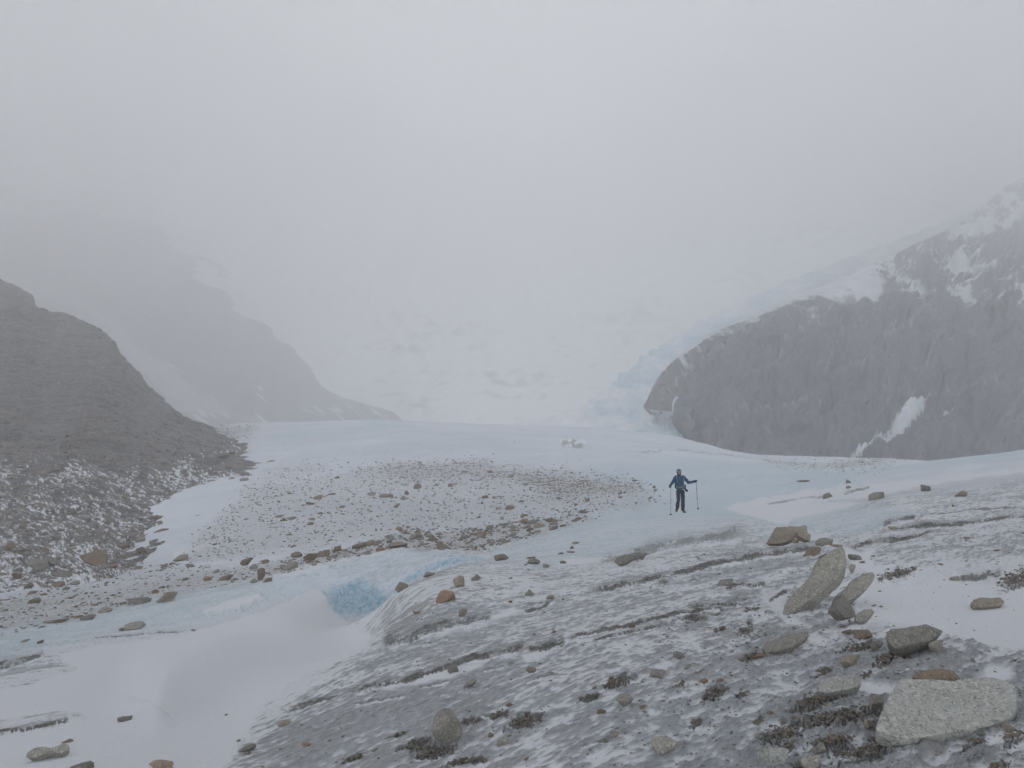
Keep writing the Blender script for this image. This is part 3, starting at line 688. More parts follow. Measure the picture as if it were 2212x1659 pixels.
# the icefall that flows round and over the dome
Wd, hx, hy = loft([
 [(960,935,335),(1150,940,320),(1300,960,290),(1400,985,262),(1480,1010,240),(1540,1010,250),(1600,900,330),(1640,800,400),(1750,760,470),(1850,700,540),(2000,640,650),(2250,560,900)],
 [(960,922,420),(1100,915,415),(1220,890,410),(1300,846,408),(1370,786,412),(1420,752,420),(1500,704,450),(1580,662,490),(1680,617,550),(1790,572,620),(1930,520,740),(2110,450,950),(2250,385,1200)]],
 420, [260], [1.0], back=(200, 50))
nn = normals(Wd); w0, w1, w2 = Wd[..., 0], Wd[..., 1], Wd[..., 2]
sg = 1 if nn[100, 100, 2] > 0 else -1
Wd = Wd + nn * (fbm2(hx / 30, hy / 12, 4, 500) * 2.6 * sstep(0, 20, np.arange(Wd.shape[0])[:, None]))[..., None] * sg
HC = mixc(np.zeros(hx.shape + (3,), np.float32) + np.array((.84, .86, .88), np.float32), (.50, .66, .76), sstep(-.3, 1.2, fbm2(hx / 60, hy / 30, 4, 510) + .5 * sstep(1250, 1400, hx)))
HC = mixc(HC, (.3, .3, .3), sstep(.55, .9, noise2(hx / 14, hy / 4, 512) + .3 * noise2(hx / 40, hy / 20, 513)) * .35 * sstep(940, 965, hy))
tag(grid_mesh('icefall', Wd, HC, np.ones_like(hx) * .2, M_cliff), kind='structure')

# the snowy headwall of the cirque
Wd, hx, hy = loft([
 [(-900,990,620),(700,960,520),(900,950,500),(1100,950,480),(1350,960,560),(1700,960,740),(2900,960,960)],
 [(-900,700,1050),(760,880,760),(900,890,700),(1100,886,690),(1350,820,790),(1700,640,980),(2900,360,1120)],
 [(-900,-60,2350),(200,-60,2300),(500,40,2300),(800,200,2250),(1100,290,2250),(1350,220,2250),(1700,40,2250),(2212,-60,2250),(2900,-60,2250)]],
 560, [60, 400], [1.0, 1.0], back=(120, 300))
nn = normals(Wd); w0, w1, w2 = Wd[..., 0], Wd[..., 1], Wd[..., 2]
sg = 1 if nn[200, 200, 2] > 0 else -1
Wd = Wd + nn * (fbm2(hx / 120, hy / 60, 4, 600) * 40 * sstep(30, 260, np.arange(Wd.shape[0])[:, None]))[..., None] * sg
rk = fbm2(hx / 90, hy / 40, 4, 610)
pt = np.zeros_like(hx)
for (x_, y_, a_, b_, k_) in ((1120,815,100,28,.75),(1360,700,110,50,.6),(900,760,120,50,.5),(1210,830,50,14,.6),(1000,720,160,60,.35),(1780,500,110,45,.6),(2060,400,150,60,.6),(2250,330,260,90,.4),(-50,450,420,130,.5),(1620,600,90,30,.6),(1980,480,60,30,.5),(880,872,60,22,.7),(1240,880,50,14,.2)):
    pt = np.maximum(pt, k_ * np.exp(-((hx - x_) / a_) ** 2 - ((hy - y_) / b_) ** 2))
HC = mixc(np.zeros(hx.shape + (3,), np.float32) + np.array((.86, .87, .88), np.float32), (.13, .13, .135), sstep(.15, .95, pt * .85 + rk * .5 + .45 * noise2(hx / 26 + hy / 34, hy / 13, 615)) * .75)
tag(grid_mesh('headwall', Wd, HC, np.ones_like(hx) * .2, M_cliff), kind='structure')

# snow-plastered ice hump far out on the glacier is built with the rocks below

# ------------------------------------------------------------------ fog
def haze_box():
    x0, x1, y0, y1, z0, z1 = -2900, 2950, -60, 3700, -190, 2600
    me = bpy.data.meshes.new('haze')
    v = [(x, y, z) for x in (x0, x1) for y in (y0, y1) for z in (z0, z1)]
    me.from_pydata(v, [], [(0,1,3,2),(4,6,7,5),(0,4,5,1),(2,3,7,6),(0,2,6,4),(1,5,7,3)]); me.update()
    m = bpy.data.materials.new('fog'); m.use_nodes = True; nt = m.node_tree; nt.nodes.clear()
    o_ = nt.nodes.new('ShaderNodeOutputMaterial'); v_ = nt.nodes.new('ShaderNodeVolumePrincipled')
    v_.inputs['Color'].default_value = (.997, .998, .999, 1); v_.inputs['Density'].default_value = FOG
    v_.inputs['Anisotropy'].default_value = 0.65
    nt.links.new(v_.outputs[0], o_.inputs['Volume'])
    me.materials.append(m)
    o = bpy.data.objects.new('haze', me); col.objects.link(o); tag(o, kind='stuff')
FOG = 0.0022
haze_box()
# ------------------------------------------------------------------ rocks
def rock_mat(name, base, dark, light=None, speck=95.0, amount=0.5, patch=None, scale=1.0):
    m, nt, b = new_mat(name)
    tc = nt.nodes.new('ShaderNodeTexCoord')
    L = nt.links.new
    def noise(sc, det=4, ro=.6):
        q = nt.nodes.new('ShaderNodeTexNoise'); q.inputs['Scale'].default_value = sc * scale; q.inputs['Detail'].default_value = det; q.inputs['Roughness'].default_value = ro
        L(tc.outputs['Object'], q.inputs['Vector']); return q
    def mix(fac, a, c2):
        q = nt.nodes.new('ShaderNodeMix'); q.data_type = 'RGBA'
        L(fac, q.inputs['Factor'])
        if isinstance(a, tuple): q.inputs['A'].default_value = (*a, 1)
        else: L(a, q.inputs['A'])
        if isinstance(c2, tuple): q.inputs['B'].default_value = (*c2, 1)
        else: L(c2, q.inputs['B'])
        return q.outputs['Result']
    def ramp(src, lo, hi, a=0.0, b_=1.0):
        q = nt.nodes.new('ShaderNodeMapRange'); q.interpolation_type = 'SMOOTHSTEP'
        q.inputs['From Min'].default_value = lo; q.inputs['From Max'].default_value = hi
        q.inputs['To Min'].default_value = a; q.inputs['To Max'].default_value = b_
        L(src, q.inputs['Value']); return q.outputs[0]
    n1 = noise(5, 5); n2 = noise(speck, 2, .5); n3 = noise(speck * .55, 2, .5); n4 = noise(22, 5, .65)
    c = mix(ramp(n1.outputs['Fac'], .35, .65), base, patch or tuple(x * .82 for x in base))
    c = mix(ramp(n4.outputs['Fac'], .4, .75, 0, .45), c, dark)
    if light: c = mix(ramp(n3.outputs['Fac'], .52, .66, 0, .5), c, light)
    c = mix(ramp(n2.outputs['Fac'], .56, .66, 0, amount), c, dark)
    # each copy of a stone gets its own slight tone
    oi = nt.nodes.new('ShaderNodeObjectInfo'); r_ = nt.nodes.new('ShaderNodeMapRange')
    r_.inputs['To Min'].default_value = .78; r_.inputs['To Max'].default_value = 1.2
    L(oi.outputs['Random'], r_.inputs['Value'])
    vm = nt.nodes.new('ShaderNodeVectorMath'); vm.operation = 'SCALE'; L(c, vm.inputs[0]); L(r_.outputs[0], vm.inputs['Scale'])
    L(vm.outputs[0], b.inputs['Base Color'])
    b.inputs['Roughness'].default_value = .9; b.inputs['Specular IOR Level'].default_value = .25
    bp = nt.nodes.new('ShaderNodeBump'); bp.inputs['Strength'].default_value = .55; bp.inputs['Distance'].default_value = .012 / scale
    ad = nt.nodes.new('ShaderNodeMath'); ad.operation = 'MULTIPLY_ADD'; ad.inputs[1].default_value = .35
    L(n2.outputs['Fac'], ad.inputs[0]); L(n4.outputs['Fac'], ad.inputs[2])
    L(ad.outputs[0], bp.inputs['Height']); L(bp.outputs[0], b.inputs['Normal'])
    return m
M = {
 'granite': rock_mat('pale_granite', (0.30, 0.288, 0.25), (0.096, 0.093, 0.090), (0.512, 0.499, 0.461), 120, .8),
 'slab': rock_mat('coarse_speckled_granite', (0.385, 0.378, 0.34), (0.10, 0.10, 0.10), (0.62, 0.62, 0.58), 90, .62, patch=(0.422, 0.429, 0.397)),
 'grey': rock_mat('grey_stone', (0.27, 0.255, 0.225), (0.102, 0.100, 0.092), (0.384, 0.378, 0.358), 110, .5),
 'tan': rock_mat('tan_stone', (0.27, 0.238, 0.195), (0.122, 0.102, 0.077), (0.435, 0.384, 0.320), 110, .55),
 'brown': rock_mat('brown_stone', (0.235, 0.19, 0.148), (0.096, 0.070, 0.051), (0.346, 0.282, 0.218), 110, .5),
 'rust': rock_mat('rust_stained_stone', (0.26, 0.19, 0.14), (0.128, 0.077, 0.051), (0.422, 0.282, 0.179), 110, .5),
 'orange': rock_mat('orange_brown_granite', (0.31, 0.245, 0.185), (0.13, 0.095, 0.07), (0.46, 0.38, 0.29), 70, .7),
 'dark': rock_mat('dark_stone', (0.20, 0.19, 0.17), (0.064, 0.061, 0.058), (0.256, 0.243, 0.230), 110, .4),
 'rubble': rock_mat('grey_brown_rubble', (0.243, 0.218, 0.189), (0.090, 0.079, 0.070), (0.320, 0.301, 0.269), 9, .4, patch=(0.192, 0.182, 0.166)),
 'gravelm': rock_mat('wet_gravel', (0.23, 0.205, 0.165), (0.064, 0.055, 0.042), (0.307, 0.282, 0.230), 60, .5),
}
_ico = {}
def ico(sub):
    if sub not in _ico:
        bm = bmesh.new(); bmesh.ops.create_icosphere(bm, subdivisions=sub, radius=1)
        bm.verts.ensure_lookup_table()
        v = np.array([x.co[:] for x in bm.verts], np.float32); f = np.array([[x.index for x in q.verts] for q in bm.faces], np.int32); bm.free()
        _ico[sub] = (v / np.linalg.norm(v, axis=1, keepdims=True), f)
    return _ico[sub]
def rock_shape(seed, sub=3, nplanes=9, soft=30, rough=.05, dims=(1, 1, 1)):
    """angular stone: rounded intersection of random planes plus fracture noise, fits in dims"""
    rg = np.random.RandomState(seed); v, f = ico(sub)
    nrm = rg.normal(size=(nplanes, 3)); nrm /= np.linalg.norm(nrm, axis=1, keepdims=True)
    h = rg.uniform(.55, 1.0, nplanes)
    q_, _ = np.linalg.qr(rg.normal(size=(3, 3)))
    nrm = np.concatenate([nrm, q_, -q_]); h = np.concatenate([h, rg.uniform(.8, 1.2, 6)])
    q = np.maximum(v @ nrm.T, 0) / h
    r = 1.0 / (np.sum(q ** soft, axis=1) ** (1.0 / soft) + 1e-6)
    p = v * r[:, None]
    p *= (1 + rough * fbm3(p[:, 0] * 2.6 + seed, p[:, 1] * 2.6, p[:, 2] * 2.6, 4, seed, .6) * 2.2)[:, None]
    lo = p.min(0); hi = p.max(0)
    p = (p - (lo + hi) / 2) / (hi - lo) * np.array(dims)
    return p.astype(np.float32), f
def tri_mesh(name, v, f, mat, smooth=True):
    me = bpy.data.meshes.new(name); me.from_pydata(v.tolist(), [], f.tolist())
    if smooth: me.polygons.foreach_set('use_smooth', np.ones(len(f), bool))
    me.materials.append(mat); me.update()
    return me
def sharpen(me, deg=30):
    me.set_sharp_from_angle(angle=R(deg)) if hasattr(me, 'set_sharp_from_angle') else None
rnd = random.Random(4)
def place_rock(px, py, w, h, roll, tone, name, label, cat, group=None, sub=3, depth=.75, seed=None, sink=.2, rough=.05, nplanes=13, yaw=None, soft=30, base=None, exact=False):
    b = base if base is not None else on_ground(px, py + h * .42)
    d = b.y; W_ = w * d / F; H_ = h * d / F
    ht = max(H_ * (1.0 + sink), W_ * .12)
    seed = seed if seed is not None else rnd.randrange(10 ** 6)
    v, f = rock_shape(seed, sub, nplanes=nplanes, rough=rough, soft=soft, dims=(W_ * 1.04, W_ * depth, ht))
    me = tri_mesh(name, v, f, M[tone]); sharpen(me)
    o = bpy.data.objects.new(name, me); col.objects.link(o)
    o.location = (b.x, b.y + W_ * depth * .25, b.z + ht * (.5 - sink) + .15 * 0)
    o.rotation_euler = (R(rnd.uniform(-6, 6)), -R(roll), R(yaw if yaw is not None else rnd.uniform(-14, 14)))
    tag(o, label, cat, group)
    return o

def slab(name, outline, d, normal, thick, tone, label, cat, puff=.02, rough=.012, seed=1, bottom_scale=.96, K=26, M_=170, edge=.02, drop=None, layered=0):
    """flat-topped rock: the outline of its upper face lies on a real tilted plane at depth d, the body hangs below it"""
    n_ = Vector(normal).normalized(); pts = np.array(outline, float); c = pts.mean(0)
    if d is None or isinstance(d, tuple):
        lo = pts[np.argmax(pts[:, 1])] if d is None else np.array(d)
        dd = on_ground(lo[0], lo[1]).y; thp = thick * .6 * F / dd if d is None else 0
        dd = on_ground(lo[0], lo[1] + thp).y; base = P(lo[0], lo[1], dd)
    else: base = P(c[0], c[1], d)
    def on_plane(x, y):
        q = P(x, y, 1.0); t = base.dot(n_) / q.dot(n_); return q * t
    W3 = [on_plane(*p) for p in pts]; cen = sum(W3, Vector()) / len(W3)
    e1 = n_.cross(Vector((0, 0, 1))); e1 = e1.normalized() if e1.length > .1 else Vector((1, 0, 0)); e2 = n_.cross(e1)
    a2 = np.array([((w - cen).dot(e1), (w - cen).dot(e2)) for w in W3])
    # densify the outline by arc length
    seg_ = np.roll(a2, -1, 0) - a2; ln = np.hypot(*seg_.T); cum = np.concatenate([[0], np.cumsum(ln)])
    q = np.linspace(0, cum[-1], M_, endpoint=False); i = np.clip(np.searchsorted(cum, q, 'right') - 1, 0, len(a2) - 1)
    o2 = a2[i] + seg_[i] * ((q - cum[i]) / ln[i])[:, None]
    o2 = (np.roll(o2, 1, 0) + o2 * 2 + np.roll(o2, -1, 0)) / 4
    size = ln.sum() / 4
    wav = fbm2(q / size * 7, q * 0 + seed, 3, seed, .6) * rough * size * .9
    rad = np.hypot(*o2.T); o2 = o2 * (1 + wav / rad)[:, None]
    rings = []; zz = []
    for k in range(1, K + 1):
        f_ = k / K; rings.append(o2 * f_); zz.append(np.full(M_, puff * size * (1 - f_ ** 2)) - (edge * size * .5 * max(0, (f_ - .93) / .07) ** 2))
    ns = 12
    for k in range(1, ns + 1):
        f_ = k / ns
        bulge = 1 + .012 * math.sin(f_ * math.pi) - (1 - bottom_scale) * f_
        if layered: bulge += .018 * math.sin(f_ * layered * 6.28)
        rings.append(o2 * bulge); zz.append(np.full(M_, -edge * size * .5 - thick * f_))
    for k in range(1, 7):
        rings.append(o2 * bottom_scale * (1 - k / 6.5)); zz.append(np.full(M_, -edge * size * .5 - thick - .01 * size * k / 6))
    A_ = np.concatenate(rings); z_ = np.concatenate(zz)
    A3 = np.concatenate([[[0, 0]], A_]); z3 = np.concatenate([[puff * size], z_])
    fr = 3.2 / size
    nz = fbm3(A3[:, 0] * fr, A3[:, 1] * fr, z3 * fr * 1.5, 4, seed + 5, .62)
    nz2 = fbm3(A3[:, 0] * fr * 5, A3[:, 1] * fr * 5, z3 * fr * 7, 3, seed + 9, .6)
    z3 = z3 + (nz * rough * 1.6 + nz2 * rough * .45) * size
    side = np.zeros(len(z3)); side[1 + K * M_: 1 + (K + ns) * M_] = 1; side[1 + (K - 1) * M_:1 + K * M_] = .6
    r_ = np.hypot(A3[:, 0], A3[:, 1]) + 1e-6
    A3 = A3 * (1 + side * (nz * rough * 1.6 + nz2 * rough * 1.2) * size / r_)[:, None]
    faces = [(0, 1 + j, 1 + (j + 1) % M_) for j in range(M_)]
    nr = K + ns + 6
    for k in range(nr - 1):
        for j in range(M_):
            a = 1 + k * M_ + j; b = 1 + k * M_ + (j + 1) % M_
            faces.append((a, a + M_, b + M_, b))
    faces.append(tuple(1 + (nr - 1) * M_ + j for j in range(M_)))
    e1n, e2n, nn_ = (np.array(x) for x in (e1, e2, n_))
    co = A3[:, :1] * e1n + A3[:, 1:] * e2n + z3[:, None] * nn_
    me = bpy.data.meshes.new(name); me.from_pydata(co.tolist(), [], faces)
    bm = bmesh.new(); bm.from_mesh(me); bmesh.ops.recalc_face_normals(bm, faces=bm.faces); bm.to_mesh(me); bm.free()
    me.polygons.foreach_set('use_smooth', np.ones(len(me.polygons), bool)); me.materials.append(M[tone]); sharpen(me, 45)
    o = bpy.data.objects.new(name, me); col.objects.link(o); o.location = cen
    return tag(o, label, cat)
def zc(L, ox=1474.7, oy=1106.0, k=3.0): return [(x / k + ox, y / k + oy) for x, y in L]
def cpos(L):
    a = np.array(L); return a.mean(0)

# the big slab at the lower right
big = zc([(1430,1075),(1540,1080),(1640,1086),(1750,1092),(1800,1078),(1860,1070),(1920,1066),(2030,1072),(2110,1100),(2155,1130),(2162,1200),(2165,1270),(2135,1325),(2060,1350),(1980,1385),(1880,1405),(1720,1425),(1600,1445),(1500,1460),(1420,1455),(1330,1440),(1250,1405),(1262,1360),(1300,1270),(1350,1180),(1390,1110)])
dg = on_ground(2030, 1590).y
slab('rock_slab', big, None, (-.05, -.36, .93), .075, 'slab', 'largest flat grey speckled granite slab, lying at the lower right with a smaller orange stone behind it', 'rock slab', puff=.006, rough=.010, seed=3, edge=.015, bottom_scale=.98)
or_ = zc([(1487,1062),(1520,1040),(1575,1022),(1680,1010),(1760,1030),(1800,1070),(1790,1098),(1740,1110),(1640,1112),(1540,1095)])
slab('stone', or_, (1740 / 3 + 1474.7, 1103 / 3 + 1106 + 3), (0, -.55, .83), .05, 'orange', 'flat orange brown stone tucked behind the back edge of the largest grey slab', 'stone', puff=.05, rough=.02, seed=8, bottom_scale=.9, edge=.05)
# the leaning slabs
zo = lambda L: [(x / 7.386 + 1658.9, y / 7.386 + 1140.5) for x, y in L]
lean = zo([(1165,275),(1215,320),(1235,420),(1218,540),(1205,610),(1130,760),(1000,870),(870,985),(740,1095),(620,1165),(500,1270),(380,1350),(300,1425),(250,1450),(235,1420),(232,1340),(255,1250),(300,1150),(420,1020),(540,910),(630,800),(700,690),(735,570),(830,480),(950,410),(1050,330)])
dl = on_ground(1700, 1352).y
slab('rock_slab', lean, (1692, 1330), (-.30, -.60, .74), .13, 'granite', 'tall pale granite slab tilted up on edge, the highest rock of the right-hand pile', 'rock slab', puff=.012, rough=.012, seed=21, bottom_scale=1.0, edge=.03)
lean2 = zo([(1665,700),(1705,750),(1690,830),(1600,930),(1500,1020),(1400,1110),(1300,1150),(1180,1180),(1110,1190),(1055,1110),(1130,1040),(1240,950),(1330,840),(1450,780),(1560,720)])
slab('rock_slab', lean2, (1815, 1312), (.1, -.68, .72), .10, 'granite', 'shorter speckled slab leaning against the right side of the tall tilted slab', 'rock slab', puff=.02, rough=.014, seed=25, bottom_scale=.95, edge=.03)
l3 = zo([(1190,1050),(1240,1100),(1310,1200),(1400,1340),(1405,1400),(1330,1435),(1250,1430),(1180,1370),(1095,1285),(1120,1210),(1170,1140)])
slab('stone', l3, None, (.55, -.62, .45), .09, 'dark', 'split layered grey stone propped below the two leaning slabs', 'stone', puff=.05, rough=.03, seed=31, bottom_scale=.9, edge=.04, layered=3)
l4 = zo([(1655,1285),(1700,1335),(1620,1410),(1560,1465),(1450,1500),(1400,1480),(1390,1410),(1440,1350),(1540,1295)])
slab('stone', l4, None, (0, -.6, .8), .07, 'granite', 'pale stone with a notched right corner, lowest in front of the leaning slabs', 'stone', puff=.04, rough=.03, seed=35, bottom_scale=.85, edge=.04)
# tent-like boulder behind them
dt = on_ground(1700, 1172).y
t1 = zc([(540,205),(560,170),(605,98),(650,112),(700,118),(745,128),(720,150),(690,185),(640,203),(590,206)])
t2 = zc([(605,98),(700,92),(770,92),(785,84),(806,88),(812,138),(833,145),(828,190),(790,176),(760,158),(720,135),(660,120)])
a_ = slab('boulder', t1, None, (-.45, -.75, .5), .13, 'tan', 'angular tan boulder shaped like a half-open tent with snow packed in its hollow', 'boulder', puff=.03, rough=.02, seed=41, bottom_scale=.9, edge=.03)
b_ = slab('boulder_top', t2, (1742, 1176), (.15, -.85, .45), .13, 'tan', None, None, puff=.03, rough=.02, seed=43, bottom_scale=.9, edge=.03)
loc_ = b_.location - a_.location; b_.parent = a_; b_.location = loc_
for k_ in ('label', 'category'):
    if k_ in b_: del b_[k_]
# other traced stones of the right foreground
slab('rock_slab', zc([(508,880),(535,850),(600,822),(690,788),(760,775),(815,770),(820,800),(770,835),(735,855),(720,872),(660,886),(600,900),(540,905)]), None, (0, -.45, .88), .05, 'granite', 'pointed flat granite slab left of the brown stones and below the tall tilted slab', 'rock slab', puff=.03, rough=.022, seed=51, bottom_scale=.85, edge=.05)
slab('boulder', zc([(1320,775),(1350,758),(1430,750),(1500,735),(1580,722),(1640,745),(1687,768),(1655,800),(1600,835),(1520,850),(1440,870),(1380,885),(1345,850),(1322,810)]), None, (-.1, -.6, .75), .12, 'granite', 'dark speckled wedge-shaped boulder standing left of the wide snow drift', 'boulder', puff=.06, rough=.03, seed=55, bottom_scale=.8, edge=.05)
slab('rock_slab', zc([(1865,590),(1885,565),(1930,552),(2000,556),(2060,551),(2088,580),(2070,602),(2010,612),(1950,616),(1885,607)]), None, (0, -.55, .83), .05, 'tan', 'lone oval tan slab lying in the middle of the wide snow drift on the right', 'rock slab', puff=.04, rough=.02, seed=58, bottom_scale=.9, edge=.04)
slab('rock_slab', zc([(870,1125),(910,1092),(960,1066),(1040,1056),(1130,1050),(1158,1080),(1156,1118),(1100,1140),(1040,1152),(960,1168),(895,1166)]), None, (-.05, -.5, .85), .06, 'slab', 'flat pale granite slab half sunk in grey ice left of the largest slab', 'rock slab', puff=.02, rough=.02, seed=61, bottom_scale=.9, edge=.04)
slab('rock_slab', zc([(860,188),(885,170),(925,165),(978,176),(960,190),(920,202),(880,202)]), None, (0, -.35, .93), .07, 'granite', 'thin flat grey slab on the snow right of the tent-shaped boulder', 'rock slab', puff=.03, rough=.02, seed=64, edge=.03)
slab('boulder', [(x / 3, y / 3 + 1106) for x, y in [(165,1585),(180,1555),(225,1528),(275,1520),(330,1528),(370,1515),(415,1500),(447,1512),(448,1530),(400,1562),(330,1560),(280,1570),(225,1590)]], None, (0, -.6, .78), .06, 'granite', 'long knobbly grey stone on the snow at the lower left', 'boulder', puff=.05, rough=.03, seed=67, bottom_scale=.85, edge=.04)
slab('rock_slab', [(x / 3 + 737.3, y / 3 + 1106) for x, y in [(1765,320),(1790,290),(1850,275),(1920,262),(1988,268),(1960,282),(1900,295),(1850,325),(1800,342)]], None, (0, -.55, .8), .06, 'grey', 'long banded dark slab lying along the foot of the grey ice ledge below the walker', 'rock slab', puff=.05, rough=.03, seed=71, bottom_scale=.8, edge=.04, layered=3)

z5 = lambda L: [(x / 3 + 737.3, y / 3 + 1106) for x, y in L]
# (the lone egg-shaped boulder is the first of the list below)
slab('boulder', z5([(614,592),(612,560),(640,515),(662,502),(715,510),(728,522),(705,555),(680,575),(645,590)]), (944, 1303), (-.2, -.8, .45), .16, 'rust', 'large rust brown angular stone on the ice right of the blue hollow', 'boulder', puff=.04, rough=.04, seed=12, bottom_scale=.8, edge=.06)
hb_ = on_hill(205, 1222)
slab('boulder', [(x * .25, y * .25 + 864) for x, y in [(690,1360),(705,1335),(790,1312),(835,1284),(900,1300),(922,1345),(915,1415),(860,1430),(790,1425),(720,1400)]], hb_.y + .1, (.05, -.85, .4), .45, 'brown', 'largest brown boulder at the foot of the moraine slope on the left', 'boulder', puff=.10, rough=.03, seed=14, bottom_scale=.8, edge=.06)

